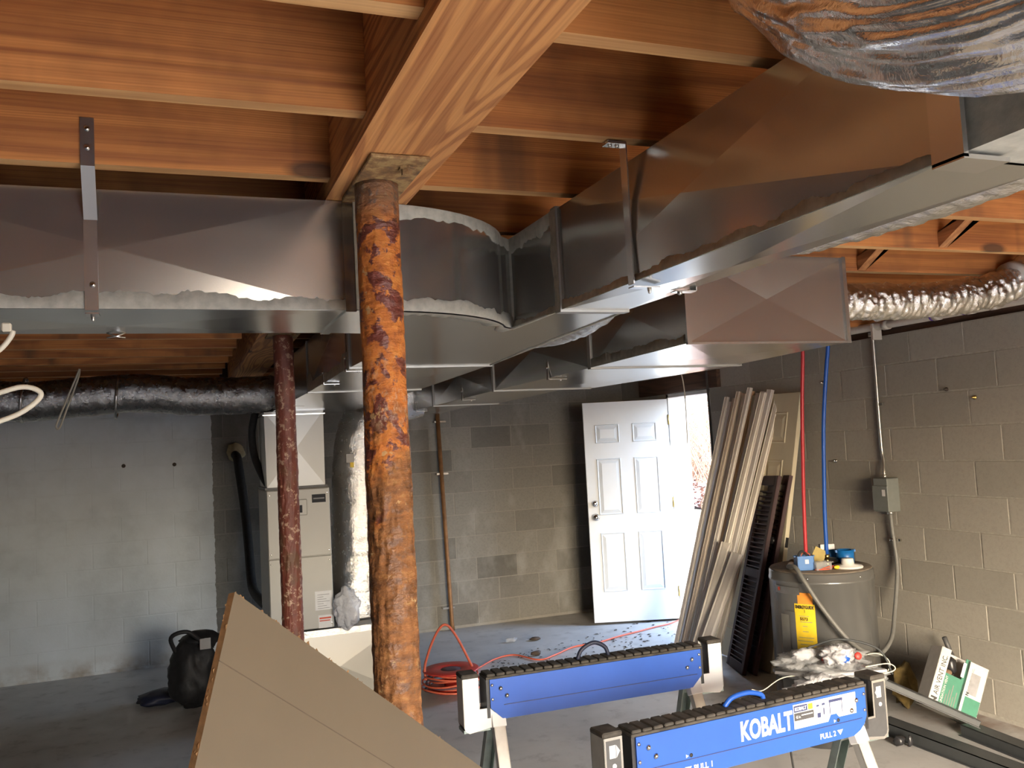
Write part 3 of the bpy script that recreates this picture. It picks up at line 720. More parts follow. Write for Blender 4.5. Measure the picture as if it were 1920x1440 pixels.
mb = MB(); mb.box(1.636, 1.652, 2.577, 2.587, 1.982, 2.30); mb.box(2.318, 2.334, 2.577, 2.587, 1.982, 2.30); mb.box(1.636, 2.334, 2.575, 2.587, 1.980, 1.988); mb.build('end_cap_flange', 'galv_bright', rd)
# hangers
def strap_side(label, x, y, z0, z1, tab, w=.024, t=.0022):    # flat strap down a side face, bent under
    mb = MB(); mb.box(x-t, x, y-w/2, y+w/2, z0-.004, z1); mb.box(x-t, x+tab, y-w/2, y+w/2, z0-.006, z0-.0035)
    s = thing('strap_hanger', label, 'hanger', (x, y, z0), 'duct strap hangers')
    mb.build('strap', 'strap', s); MB().lathe([(.006, 0), (.006, .004), (.002, .005)], (x-t, y, z0+.05), 8, axis=(-1, 0, 0)).build('screw', 'chrome', s)
    MB().lathe([(.006, 0), (.006, .004), (.002, .006)], (x+tab*.7, y, z0-.006), 8, axis=(0, 0, -1)).build('screw', 'chrome', s)
    return s
s = thing('strap_hanger', 'wide metal strap screwed to a joist, holding up the left duct branch', 'hanger', (-.155, 2.05, ZB), 'duct strap hangers')
mb = MB(); t = .0025; xa, xb = -.166, -.139
mb.box(xa, xb, 1.987-t, 1.987, 2.296, 2.398); mb.add([(xa, 1.987-t, 2.297), (xb, 1.987-t, 2.297), (xb-.002, YF-.009, 2.20), (xa-.002, YF-.009, 2.20), (xa, 1.987, 2.297), (xb, 1.987, 2.297), (xb-.002, YF-.0065, 2.20), (xa-.002, YF-.0065, 2.20)], [[0, 1, 2, 3], [7, 6, 5, 4], [0, 3, 7, 4], [1, 5, 6, 2]])
mb.box(xa-.003, xb-.003, YF-.009, YF-.0065, ZB-.004, 2.20); mb.box(xa-.003, xb-.003, YF-.009, YF+.03, ZB-.012, ZB-.0085)
mb.build('strap', 'strap', s)
for z, y in ((2.375, 1.9845), (2.335, 1.9845), (2.06, YF-.009)): MB().lathe([(.006, 0), (.006, .003), (.002, .004)], (-.153, y, z), 10, axis=(0, -1, 0)).build('screw', 'chrome', s)
MB().lathe([(.005, 0), (.003, .012), (.001, .014)], (-.155, YF+.01, ZB-.012), 8, axis=(0, 0, -1)).build('screw', 'chrome', s)
s = thing('strap_hanger', 'narrow metal strap hanging from a joist beside the right duct run', 'hanger', (.92, 1.63, ZB), 'duct strap hangers')
mb = MB(); mb.box(.862, .905, 1.612, 1.640, 2.293, 2.2985); mb.add([(.903, 1.612, 2.297), (.903, 1.640, 2.297), (.921, 1.645, ZB-.006), (.921, 1.669, ZB-.006), (.906, 1.612, 2.297), (.906, 1.640, 2.297), (.924, 1.645, ZB-.006), (.924, 1.669, ZB-.006)], [[0, 1, 3, 2], [4, 6, 7, 5], [0, 2, 6, 4], [1, 5, 7, 3]])
mb.box(.921, .985, 1.645, 1.669, ZB-.014, ZB-.011); mb.build('strap', 'strap', s)
for x in (.873, .89): MB().lathe([(.005, 0), (.005, .003), (.002, .004)], (x, 1.626, 2.293), 8, axis=(0, 0, -1)).build('screw', 'chrome', s)
MB().lathe([(.005, 0), (.003, .010), (.001, .012)], (.965, 1.657, ZB-.014), 8, axis=(0, 0, -1)).build('screw', 'chrome', s)
strap_side('short bent strap end showing under the far side of the right duct run', 1.118, 1.72, ZB-.004, 2.29, -.055)
strap_side('strap hanger on the near part of the left trunk side', .655, 3.56, 2.004, 2.29, .07)
strap_side('strap hanger on the left trunk side, second from the near post', .650, 4.1, 1.995, 2.28, .07)
strap_side('strap hanger near the far end of the left trunk side', .630, 5.35, 1.975, 2.27, .05)
strap_side('strap hanger on the return duct nearest the open door top', 1.634, 3.78, 1.968, 2.28, .09)
strap_side('strap hanger halfway along the return duct side', 1.634, 5.1, 1.955, 2.28, .08)
strap_side('strap hanger at the far dark end of the return duct', 1.634, 6.2, 1.944, 2.28, .08)

# ------------------------------------------------------------------ insulated flexible ducts
def flex(name, label, pts, r, mat, ring=0.03, ringamp=.05, wr=.06, n=56, m=150, seed=0, longi=False, k=10, parts=()):
    path = spline(pts, k); L = sum((path[i+1]-path[i]).length for i in range(len(path)-1))
    # resample
    P = []; acc = [0]
    for i in range(len(path)-1): acc.append(acc[-1]+(path[i+1]-path[i]).length)
    j = 0
    for i in range(m+1):
        s = L*i/m
        while j < len(path)-2 and acc[j+1] < s: j += 1
        P.append(path[j].lerp(path[j+1], (s-acc[j])/max(1e-6, acc[j+1]-acc[j])))
    def rad(s, th):
        c, sn = math.cos(th), math.sin(th)
        if longi: q = V((c*4.2+seed, sn*4.2, s*L*4.0)); q2 = V((c*6.5, sn*6.5+seed, s*L*7))
        else: q = V((c*1.3+seed, sn*1.3, s*L/ring)); q2 = V((c*4+seed, sn*4, s*L/ring*.8))
        if longi: return r*(1+ringamp*noise.noise(q)+wr*.45*(.35-abs(noise.noise(q2)))+wr*.18*(.3-abs(noise.noise(q2*2.3))))
        return r*(1+ringamp*noise.noise(q)+wr*.5*noise.noise(q2))
    t = thing(name, label, 'flexible duct', tuple(P[m//2]-V((0, 0, r))), 'foil wrapped flexible ducts')
    MB().tube(P, r, n, rad=rad).build('jacket', mat, t)
    return t, P
flex('flexible_duct', 'big crinkled foil flexible duct hanging close in the upper right corner', [(.80, .98, 2.42), (.775, .84, 2.26), (.755, .70, 2.158), (.75, .57, 2.10), (.77, .42, 2.09), (.80, .25, 2.12)], .112, 'foil_near', ringamp=.08, wr=.27, longi=True, n=240, m=260, seed=2)
flex('flexible_duct', 'foil flexible duct lying behind the right duct run, under the joists', [(1.20, 1.68, 2.17), (1.26, 1.52, 2.165), (1.30, 1.3, 2.165), (1.30, 1.05, 2.165), (1.27, .8, 2.175), (1.25, .5, 2.19)], .115, 'foil_fine', ring=.02, ringamp=.035, wr=.08, seed=5)
t, P = flex('flexible_duct', 'short silver flexible duct running from the return duct to the right wall', [(2.30, 2.80, 2.178), (2.6, 2.80, 2.172), (2.95, 2.80, 2.182), (3.25, 2.79, 2.215), (3.42, 2.77, 2.262), (3.5, 2.74, 2.33)], .073, 'foil_fine', ring=.02, ringamp=.12, wr=.16, seed=9, m=220, n=72)
MB().tube([(3.40, 2.77, 2.262), (3.43, 2.768, 2.272)], .084, 28).build('hanger_band', 'pvc', t)
t, P = flex('flexible_duct', 'dark shiny flexible duct across the painted back wall under the joists', [(-1.6, 6.25, 2.15), (-1.2, 6.2, 2.12), (-.85, 6.2, 2.09), (-.5, 6.2, 2.11), (-.2, 6.2, 2.125), (.1, 6.2, 2.095), (.4, 6.2, 2.09), (.66, 6.2, 2.10)], .124, 'foil_dark', ring=.05, ringamp=.035, wr=.05, seed=13)
for x in (-.86, -.33):
    MB().tube([(x+.13*math.cos(a)*.1, 6.2+.135*math.sin(a), 2.10+.135*math.cos(a)) for a in [i*PI/8 for i in range(17)]], .009, 6).build('strap', 'strap', t)
flex('flexible_duct', 'upright silver insulated duct standing beside the furnace cabinet', [(1.21, 6.48, .50), (1.22, 6.48, .8), (1.24, 6.48, 1.2), (1.25, 6.48, 1.55), (1.30, 6.47, 1.82), (1.45, 6.45, 2.02), (1.70, 6.42, 2.09)], .185, 'foil_fine', ring=.05, ringamp=.03, wr=.05, seed=17)
flex('flexible_duct', 'foil duct scrap showing below the supply trunk edge', [(1.33, 2.5, 2.17), (1.35, 2.75, 2.135), (1.375, 3.05, 2.128), (1.37, 3.4, 2.15)], .085, 'foil_fine', ring=.03, ringamp=.06, wr=.1, seed=19)

# ------------------------------------------------------------------ air handler with plenums
ah = thing('air_handler', 'tall grey air handler cabinet standing behind the red post', 'furnace', (.77, 6.4, .5))
AX0, AX1, AY = .565, .985, 6.14
MB().chbox(AX0, AX1, AY+.01, 6.72, .50, 1.445, .006).build('cabinet', 'cabinet', ah)
pz = [(.505, .985), (.99, 1.44)]
for z0, z1 in pz:
    d = MB().chbox(AX0+.003, AX1-.003, AY-.012, AY+.012, z0, z1, .004).build('access_panel', 'cabinet', ah)
    for x in (AX0+.02, AX1-.02):
        for z in (z0+.03, z1-.03): MB().lathe([(.006, 0), (.006, .003), (.002, .004)], (x, AY-.012, z), 8, axis=(0, -1, 0)).build('screw', 'chrome', d)
MB().chbox(.72, .83, AY-.022, AY-.010, 1.265, 1.375, .006).build('control_window', 'cabinet', ah)
MB().box(.752, .796, AY-.0235, AY-.020, 1.285, 1.335).build('breaker', 'sticker_dark', ah)
MB().box(.863, .955, AY-.0145, AY-.011, 1.345, 1.40).build('badge', 'sticker_dark', ah)
MB().box(.872, .946, AY-.0155, AY-.0135, 1.368, 1.377).build('badge_lettering', 'ink_grey', ah)
lb = MB().box(.860, .972, AY-.0145, AY-.011, .625, .75).build('rating_label', 'paper', ah)
for q in range(7): MB().box(.875, .955-.02*(q % 3), AY-.0155, AY-.0135, .635+q*.015, .638+q*.015).build('label_line', 'ink_grey', lb)
lb = MB().box(.878, .968, AY-.0145, AY-.011, .505, .59).build('warning_label', 'paper', ah)
MB().box(.884, .962, AY-.0155, AY-.0135, .565, .576).build('label_line', 'red_ink', lb); MB().box(.884, .955, AY-.0155, AY-.0135, .55, .557).build('label_line', 'red_ink', lb)
pl = thing('supply_plenum', 'bright sheet metal plenum box on top of the furnace cabinet', 'duct', (.76, 6.4, 1.45))
mb = MB()
a = [V((.575, AY+.02, 1.46)), V((.96, AY+.02, 1.46)), V((.965, AY+.02, 1.97)), V((.57, AY+.02, 1.97))]; b = [q+V((0, .5, 0)) for q in a]
quadx(mb, a[0], a[1], a[2], a[3], .035); quadx(mb, a[1], b[1], b[2], a[2], .01); quadx(mb, b[0], a[0], a[3], b[3], .01); quadx(mb, b[1], b[0], b[3], b[2], .01)
mb.build('sheet_box', 'plenum', pl)
MB().box(.56, .975, AY+.012, 6.66, 1.447, 1.462).build('base_flange', 'dark_grey', pl); MB().box(.56, .975, AY+.014, 6.66, 1.945, 1.952).build('top_flange', 'strap', pl)
rp = thing('return_plenum', 'low sheet metal return box on the floor under the furnace', 'duct', (1.0, 6.45, 0))
mb = MB(); a = [V((.555, AY-.03, .0)), V((1.46, AY-.03, 0)), V((1.46, AY-.03, .495)), V((.555, AY-.03, .495))]; b = [q+V((0, .68, 0)) for q in a]
quadx(mb, a[0], a[1], a[2], a[3], .02); quadx(mb, a[1], b[1], b[2], a[2], .01); quadx(mb, b[0], a[0], a[3], b[3], .01); quadx(mb, b[1], b[0], b[3], b[2], .01); quadx(mb, a[3], a[2], b[2], b[3], .0)
mb.build('sheet_box', 'cleat', rp)
MB().box(.55, 1.465, AY-.036, AY-.03, .455, .497).build('foil_tape', 'foil', rp)
# refrigerant line set, wall foam plug
ls = thing('refrigerant_line', 'black foam insulated refrigerant line from the wall hole to the furnace', 'pipe', (.52, 7.0, .6))
MB().tube(spline([(.487, 7.95, 1.70), (.488, 7.70, 1.67), (.50, 7.66, 1.55), (.53, 7.62, 1.25), (.545, 7.55, .95), (.55, 7.45, .70), (.56, 7.3, .62), (.585, 6.9, .60), (.60, 6.70, .60)], 8), .036, 14).build('insulation', 'black', ls)
solo(MB().blob((.492, 7.955, 1.722), .075, .03, .08, 4, .25, 2, 3), 'foam_plug', 'foam_plug', 'cream spray foam plug around the black line in the back wall', 'foam')
solo(MB().tube(spline([(.545, 6.52, 1.99), (.52, 6.55, 1.85), (.53, 6.52, 1.68), (.57, 6.40, 1.54), (.60, 6.30, 1.47)], 8), .026, 12), 'drain_hose', 'black', 'black hose curving down behind the red post onto the furnace', 'hose')
solo(MB().blob((1.06, 6.06, .63), .085, .06, .125, 6, .3, 2.6, 4), 'plastic_bag', 'film_white', 'crumpled clear plastic bag lying against the furnace', 'bag')
t = thing('duct_tag', 'small paper tag tied to the upright silver duct', 'tag', (1.14, 6.30, 1.62))
MB().box(1.135, 1.19, 6.285, 6.289, 1.60, 1.66).build('card', 'carton', t); MB().box(1.16, 1.185, 6.283, 6.287, 1.565, 1.60).build('yellow_card', 'yellow', t)
# thin pipe against the back wall
pp = thing('thin_pipe', 'thin brown pipe standing against the bare back wall', 'pipe', (2.3, 7.9, 0))
MB().tube([(2.28, 7.90, 2.02), (2.33, 7.90, .05), (2.335, 7.9, 0.0)], .020, 12).build('pipe', 'copper', pp)
for z in (1.9, 1.42, .2): MB().box(2.25, 2.36, 7.895, 7.967, z, z+.016).build('clip', 'strap', pp)

# ------------------------------------------------------------------ loose cables at the left
solo(MB().tube(spline([(-.36, 1.60, 1.80), (-.28, 1.6, 1.795), (-.225, 1.6, 1.808), (-.198, 1.6, 1.797), (-.215, 1.6, 1.775), (-.255, 1.6, 1.755), (-.36, 1.6, 1.725)], 10), .0042, 8), 'cable_loop', 'wire_white', 'large cream cable loop hanging at the left edge', 'cable')
t = thing('cable_end', 'short cream cable with a plug end near the left duct branch', 'cable', (-.25, 1.6, 1.86))
MB().tube(spline([(-.30, 1.6, 1.84), (-.258, 1.6, 1.866), (-.240, 1.6, 1.888), (-.236, 1.6, 1.899)], 8), .0042, 8).build('cable', 'wire_white', t); MB().chbox(-.252, -.238, 1.594, 1.606, 1.897, 1.911, .002).build('plug', 'wire_white', t)
solo(MB().tube(spline([(-.53, 6.02, 2.27), (-.57, 6.02, 2.17), (-.645, 6.02, 1.98), (-.665, 6.02, 1.92), (-.645, 6.02, 1.915), (-.60, 6.02, 2.04), (-.54, 6.02, 2.21), (-.53, 6.02, 2.27)], 8), .006, 6), 'string_loop', 'wire_white', 'thin pale string loop hanging in front of the dark flexible duct', 'string')
t = thing('wire_clip', 'tiny bright wire twist stuck under the left duct branch', 'clip', (-.13, 2.44, 2.0))
for d in ((.022, .006), (.022, -.006)): MB().tube([(-.13-d[0], 2.44, 2.002+d[1]), (-.13, 2.44, 1.999), (-.13+d[0], 2.44, 2.002-d[1])], .0018, 5).build('wire', 'chrome', t)

# ------------------------------------------------------------------ tan board leaning in the foreground
A0 = V((.086, 1.52, 1.461)); ub = V((.570, .509, -.538)).normalized(); vb = V((-.070, -.152, -.217)); vb = (vb-ub*ub.dot(vb)).normalized(); nb_ = ub.cross(vb)
if nb_.dot(CAM-A0) < 0: nb_ = -nb_
LB, LC = 1.17, 1.0
bd = thing('hardboard_sheet', 'tan hardboard sheet standing tilted in the foreground beside the rusted post', 'board', tuple(A0+ub*LB+vb*LC))
mb = MB(); th = .012; q = [A0, A0+ub*LB, A0+ub*LB+vb*LC, A0+vb*LC]
n1 = 40; vs = []
mb.prism(q, -nb_*th); mb.mi = [0, 0, 1, 1, 1, 1]
fixn(mb.build('sheet', ['board', 'board_edge'], bd))
for k in (.115, .30, .52):
    mb = MB(); p0 = A0+vb*k+nb_*.0006; mb.prism([p0, p0+ub*LB, p0+ub*LB+vb*.0016, p0+vb*.0016], -nb_*.002); mb.build('score_line', 'groove', bd)
random.seed(4)
er = MB()
for i in range(150):       # frayed fibres along the upper edge and left edge
    s = random.uniform(0, LB); p = A0+ub*s-nb_*random.uniform(0, th); l = random.uniform(.002, .006)
    er.add([p, p+ub*random.uniform(.004, .012), p+ub*.004-vb*l-nb_*random.uniform(-.003, .003)], [[0, 1, 2]])
for i in range(70):
    s = random.uniform(0, LC); p = A0+vb*s-nb_*random.uniform(0, th); l = random.uniform(.001, .004)
    er.add([p, p+vb*random.uniform(.004, .012), p+vb*.004-ub*l], [[0, 1, 2]])
o = er.build('frayed_edge', 'board_edge', bd); o['kind'] = 'stuff'
# black tool bag on the floor at the left
bg_ = thing('tool_bag', 'black nylon bag slumped on the floor by the painted wall', 'bag', (.09, 6.55, 0))
MB().blob((.09, 6.55, .22), .17, .16, .22, 3, .22, 1.7, 4).build('body', 'bag_black', bg_)
MB().blob((.13, 6.60, .43), .13, .12, .07, 8, .3, 2, 3).build('flap', 'bag_black', bg_)
MB().tube(spline([(-.02, 6.5, .38), (-.05, 6.45, .5), (.05, 6.43, .53), (.14, 6.47, .45)], 6), .014, 8).build('strap', 'bag_black', bg_)
MB().box(.13, .20, 6.44, 6.455, .40, .47).build('buckle', 'chrome', bg_)
solo(MB().blob((-.13, 6.78, .045), .15, .12, .05, 5, .3, 2, 3), 'dark_cloth', 'bag_blue', 'dark blue crumpled cloth on the floor beside the black bag', 'cloth')
random.seed(5)
for i, (x, y, l) in enumerate([(.30, 5.15, 'small white paper scrap on the floor left of the tan board'), (1.28, 4.45, 'white paper scrap on the floor just right of the tan board'), (2.62, 7.15, 'clear crumpled wrapper on the floor before the back wall')]):
    solo(MB().blob((x, y, .02), .05, .035, .02, i, .5, 2.5, 2), 'paper_scrap' if i < 2 else 'wrapper', 'paper' if i < 2 else 'film', l, 'litter')

# ------------------------------------------------------------------ sawhorses
def text_fit(body, M, w_, h_, mat, parent, bold=.0, name='lettering', thick=.0007):
    cu = bpy.data.curves.new('lettering', 'FONT'); cu.body = body; cu.size = 1; cu.offset = bold; cu.extrude = .01; cu.resolution_u = 3
    to = bpy.data.objects.new('tmp', cu); COL.objects.link(to)
    me = bpy.data.meshes.new_from_object(to.evaluated_get(bpy.context.evaluated_depsgraph_get()))
    bpy.data.objects.remove(to); bpy.data.curves.remove(cu)
    xs = [q.co.x for q in me.vertices]; ys = [q.co.y for q in me.vertices]; x0, x1, y0, y1 = min(xs), max(xs), min(ys), max(ys)
    off = V(ORG.get(parent.name, (0, 0, 0)))
    for q in me.vertices: q.co = (M @ V(((q.co.x-x0)/(x1-x0)*w_, (q.co.y-y0)/(y1-y0)*h_, q.co.z/.01*thick)))-off
    me.name = name; me.materials.clear(); me.materials.append(MAT[mat])
    o = bpy.data.objects.new(name, me); COL.objects.link(o); o.parent = parent; ORG[o.name] = ORG.get(parent.name, (0, 0, 0)); return o
def sawhorse(label, loc, rz, front):
    t = bpy.data.objects.new('sawhorse', None); COL.objects.link(t); ORG[t.name] = (0, 0, 0); tag(t, label, 'sawhorse', 'folding sawhorses')
    H = .435; yf = -.045; yb = .045; zt = .835; zb = .692
    face = [(-H, zt), (H, zt), (H, .735), (H-.045, zb), (-H+.045, zb), (-H, .735)]
    if front: face = [(-H, zt), (H, zt), (H, .745), (H-.012, .722), (H-.03, .705), (H-.06, zb), (-H+.045, zb), (-H, .735)]
    b = MB(); b.prism([(x, yf, z) for x, z in face][::-1], (0, yb-yf, 0)); fixn(b.build('beam_shell', 'blue', t, local=True))
    MB().box(-H+.05, H-.02, yf-.0012, yf+.001, .740, .7425).build('crease', 'navy', t, local=True)
    for s in (-1, 1): MB().box(*sorted((s*H, s*(H+.012))), yf+.006, yb-.004, .70, .834).build('end_cap', 'black_gloss', t, local=True)
    MB().chbox(-H-.012, H+.012, yf+.003, yb-.003, .834, .843, .002).build('grip_base', 'grip', t, local=True)
    n = 24; w_ = (2*H+.02)/n
    g0 = None
    for i in range(n):
        x = -H-.01+(i+.5)*w_
        if g0 is None: g0 = MB().chbox(-w_/2+.0022, w_/2-.0022, yf+.006, yb-.006, .842, .852, .003).build('grip_pad', 'grip', t, local=True); g0.location = (x, 0, 0)
        else: inst(g0, t, (x, 0, random.uniform(-.001, .001)))
    hx = -.02 if front else .0
    MB().tube(spline([(hx-.07, .0, .85), (hx-.05, .0, .885), (hx, .0, .905), (hx+.045, .0, .885), (hx+.06, .0, .85)] if not front else [(hx-.07, .0, .85), (hx-.04, .0, .872), (hx+.02, .0, .878), (hx+.07, .0, .865), (hx+.08, 0, .85)], 6), .008, 8).build('carry_strap', 'bag_blue' if not front else 'blue', t, local=True)
    for s in (-1, 1):
        def X(v): return s*v
        L = [(.535, .846), (.475, .846), (.475, .735), (.437, .735), (.392, .692), (.392, .672), (.515, .655), (.530, .665), (.535, .68)]
        for y0, y1 in ((yf+.008, yf+.011), (yb-.011, yb-.008)):
            m_ = MB(); m_.prism([(X(x), y0, z) for x, z in L], (0, y1-y0, 0)); fixn(m_.build('bracket_plate', ('galv_bright' if front else 'steel_glare'), t, local=True))
        MB().box(*sorted((X(.532), X(.535))), yf+.008, yb-.008, .68, .846).build('bracket_web', 'leg_bright', t, local=True)
        MB().box(*sorted((X(.437), X(.535))), yf+.011, yb-.011, .657, .668).build('bracket_floor', 'leg_green', t, local=True)
        MB().chbox(*sorted((X(.473), X(.537))), yf+.007, yb-.007, .845, .861, .004).build('bracket_pad', 'grip', t, local=True)
        if front:
            st = MB(); Ls = [(.528, .838), (.482, .838), (.482, .728), (.445, .728), (.405, .695), (.405, .68), (.512, .664), (.524, .672), (.528, .685)]
            st.prism([(X(x), yf+.0072, z) for x, z in Ls], (0, .001, 0)); fixn(st.build('bracket_decal', 'dark_grey', t, local=True))
            cx = X(.505)
            MB().box(cx-.014, cx+.006*1, yf+.006, yf+.0075, .79, .825).build('decal_patch', 'paper', t, local=True)
            a = 1 if s < 0 else -1
            m_ = MB(); m_.prism([(cx+a*.008, yf+.006, .825), (cx+a*.020, yf+.006, .8075), (cx+a*.008, yf+.006, .79)], (0, .0012, 0)); fixn(m_.build('decal_arrow', 'paper', t, local=True))
            m_ = MB(); m_.lathe([(.007, 0), (.007, .001)], (cx, yf+.007, .768), 12, axis=(0, -1, 0)); m_.build('decal_ring', 'paper', t, local=True)
        for sy, mt in ((-1, 'leg_bright'), (1, 'leg_green')):
            p0 = V((X(.405), sy*.022, .70)); p1 = V((X(.43), sy*.30, .012)); ax = (p1-p0); Lg = ax.length; az = ax.normalized()
            axx = V((1, 0, 0)); axx = (axx-az*axx.dot(az)).normalized(); ayy = az.cross(axx)
            F = Matrix(((axx.x, ayy.x, az.x, p0.x), (axx.y, ayy.y, az.y, p0.y), (axx.z, ayy.z, az.z, p0.z), (0, 0, 0, 1)))
            wd = .022
            out_ = 1 if (F.to_3x3() @ V((0, 1, 0))).y*sy > 0 else -1
            leg = MB(); leg.box(-wd, wd, *sorted((out_*.012, out_*.015)), 0, Lg, M=F)
            for q in (-1, 1): leg.box(*sorted((q*wd, q*(wd-.003))), *sorted((out_*-.014, out_*.015)), 0, Lg, M=F)
            lo = leg.build('leg', mt, t, local=True)
            MB().chbox(-wd-.004, wd+.004, -.018, .019, -.01, .04, .002, M=F).build('leg_socket', 'steel_glare' if sy < 0 else 'leg_green', lo, local=True)
            MB().chbox(-wd-.005, wd+.005, -.02, .02, Lg-.03, Lg+.008, .003, M=F).build('foot', 'black_gloss', lo, local=True)
            for q in range(7):
                z = .24+q*.036; MB().lathe([(.010, 0), (.008, .004), (.003, .006)], F @ V((0, out_*.015, z)), 8, axis=tuple(F.to_3x3() @ V((0, out_, 0)))).build('punched_tab', mt, lo, local=True)
        for x, z in ((H-.008, .815), (H-.008, .765)): MB().lathe([(.006, 0), (.005, .003), (.002, .004)], (X(x), yf, z), 8, axis=(0, -1, 0)).build('rivet', 'chrome', t, local=True)
        for x, z in ((.395, .80), (.372, .772)): MB().lathe([(.009, 0), (.007, .003), (.003, .006)], (X(x), yf, z), 10, axis=(0, -1, 0)).build('bolt', 'chrome', t, local=True)
    if front:
        def FM(x, z): return Matrix(((1, 0, 0, x), (0, 0, -1, yf-.0006), (0, 1, 0, z), (0, 0, 0, 1)))
        text_fit('KOBALT', FM(-.07, .755), .20, .060, 'paper', t, bold=.035)
        for x, nm in ((-.245, 'PULL 1'), (.235, 'PULL 2')): text_fit(nm, FM(x, .706), .065, .017, 'paper', t, bold=.02)
        for x in (-.265, .318): m_ = MB(); m_.prism([(x-.012, yf-.001, .722), (x+.012, yf-.001, .722), (x, yf-.001, .706)], (0, .0012, 0)); fixn(m_.build('pull_arrow', 'paper', t, local=True))
        sk = MB(); sk.prism([(x, yf-.001, z) for x, z in ((.135, .828), (.392, .828), (.392, .762), (.318, .762), (.308, .774), (.284, .774), (.272, .755), (.135, .755))], (0, .0012, 0)); sk = fixn(sk.build('instruction_sticker', 'paper', t, local=True))
        MB().box(.137, .19, yf-.002, yf-.0005, .805, .824).build('logo_panel', 'navy', sk, local=True); text_fit('KOBALT', FM(.140, .809) @ Matrix.Translation((0, 0, .0014)), .046, .011, 'paper', sk, bold=.03)
        MB().box(.194, .212, yf-.002, yf-.0005, .806, .823).build('logo_square', 'yellow', sk, local=True); MB().box(.137, .215, yf-.002, yf-.0005, .779, .802).build('caption_panel', 'dark_grey', sk, local=True)
        text_fit('42 in.', FM(.142, .786) @ Matrix.Translation((0, 0, .0014)), .02, .009, 'paper', sk)
        MB().box(.165, .21, yf-.0026, yf-.0015, .792, .795).build('caption_line', 'paper', sk, local=True)
        for x0, x1, z0, z1 in ((.228, .238, .808, .813), (.250, .262, .809, .815), (.230, .243, .774, .788), (.255, .259, .78, .80), (.279, .335, .812, .820), (.281, .283, .776, .812), (.331, .333, .776, .812)): MB().box(x0, x1, yf-.002, yf-.0005, z0, z1).build('diagram_mark', 'navy', sk, local=True)
        for x in (-.27, .296):
            MB().lathe([(.006, 0), (.006, .001)], (x+.018, yf, .752), 12, axis=(0, -1, 0)).build('release_hole', 'ink', t, local=True)
            m_ = MB(); m_.prism([(x, yf-.001, .757), (x+.009, yf-.001, .752), (x, yf-.001, .747)], (0, .0012, 0)); fixn(m_.build('release_arrow', 'paper', t, local=True))
    t.location = loc; t.rotation_euler = (0, 0, rz); return t
random.seed(2)
sawhorse('blue sawhorse standing farther back with plain face and glare-white end brackets', (1.472, 3.11, 0), math.radians(-1.2), False)
sawhorse('nearest blue sawhorse with white lettering and instruction sticker', (1.622, 2.35, 0), math.radians(4.0), True)

# ------------------------------------------------------------------ extension cord and reel
rl = thing('cord_reel', 'red plastic reel wound with orange extension cord on the floor', 'reel', (1.74, 6.0, 0))
RC = V((1.74, 5.98, 0))
MB().lathe([(.16, .02), (.165, .026), (.165, .034), (.05, .034)], RC, 32).build('lower_disc', 'reel', rl)
MB().lathe([(.05, .02), (.05, .144), (.185, .146), (.195, .151), (.188, .157), (.08, .157), (.07, .150), (.03, .148)], RC, 40).build('upper_disc', 'reel', rl)
MB().lathe([(.068, .148), (.07, .153), (.03, .153)], RC, 24).build('hub', 'cord_dark', rl)
for i in range(9):
    z = .03+.0125*i; r = .15+.03*math.sin(i*2.1)+.012*(9-i)/3
    pts = [(RC.x+(r+.01*noise.noise(V((a*2, i, 0))))*math.cos(a), RC.y+(r+.01*noise.noise(V((a*2, i, 5))))*math.sin(a), z+.008*math.sin(a*2+i)) for a in [j*2*PI/28 for j in range(29)]]
    MB().tube(pts, .0065, 7).build('cord_coil', 'cord' if i % 3 else 'cord_dark', rl)
MB().tube(spline([(1.56, 5.98, .10), (1.565, 6.0, .2), (1.65, 6.05, .36), (1.735, 6.08, .435), (1.80, 6.05, .37), (1.87, 5.98, .20), (1.885, 5.95, .15)], 8), .009, 8).build('handle_loop', 'cord', rl)
cordpts = [(1.88, 6.05, .12), (1.97, 6.28, .03), (2.096, 6.452, .01), (2.301, 6.645, .01), (2.47, 6.677, .01), (2.572, 6.429, .01), (2.738, 6.501, .01), (2.973, 6.663, .01), (3.201, 6.689, .01), (3.456, 6.798, .01), (3.703, 6.877, .01), (3.901, 6.948, .01), (4.053, 6.977, .012), (4.24, 6.99, .04), (4.5, 6.95, .05)]
solo(MB().tube(spline(cordpts, 8), .0068, 8), 'extension_cord', 'cord', 'orange extension cord running over the floor out of the doorway', 'cord')
random.seed(9)
db = MB()
for q in range(190):
    x = random.uniform(2.2, 4.15); y = 6.2+random.random()**.7*(.35*(x-2.0)+.35); y = min(y, 7.2); s = random.uniform(.006, .024)*(1.2 if x > 3 else .8); a = random.uniform(0, 6.3)
    db.add([(x+s*math.cos(a), y+s*math.sin(a), .003), (x-s*.5*math.sin(a), y+s*.5*math.cos(a), .006), (x-s*math.cos(a), y-s*math.sin(a), .003), (x+s*.5*math.sin(a), y-s*.5*math.cos(a), .008)], [[0, 1, 2, 3]])
o = db.build('leaf_crumbs', 'leaf_dark'); tag(o, 'dark crumbs of dead leaves scattered on the floor before the door', 'debris'); o['kind'] = 'stuff'
solo(MB().blob((2.62, 6.6, .02), .045, .025, .02, 2, .4, 2, 2), 'dead_leaf', 'leaf_dark', 'curled dark leaf lying against the orange cord', 'leaf')
solo(MB().blob((2.82, 7.1, .015), .05, .03, .014, 6, .4, 2, 2), 'dead_leaf', 'leaf_dark', 'curled dark leaf on the floor between cord and back wall', 'leaf')

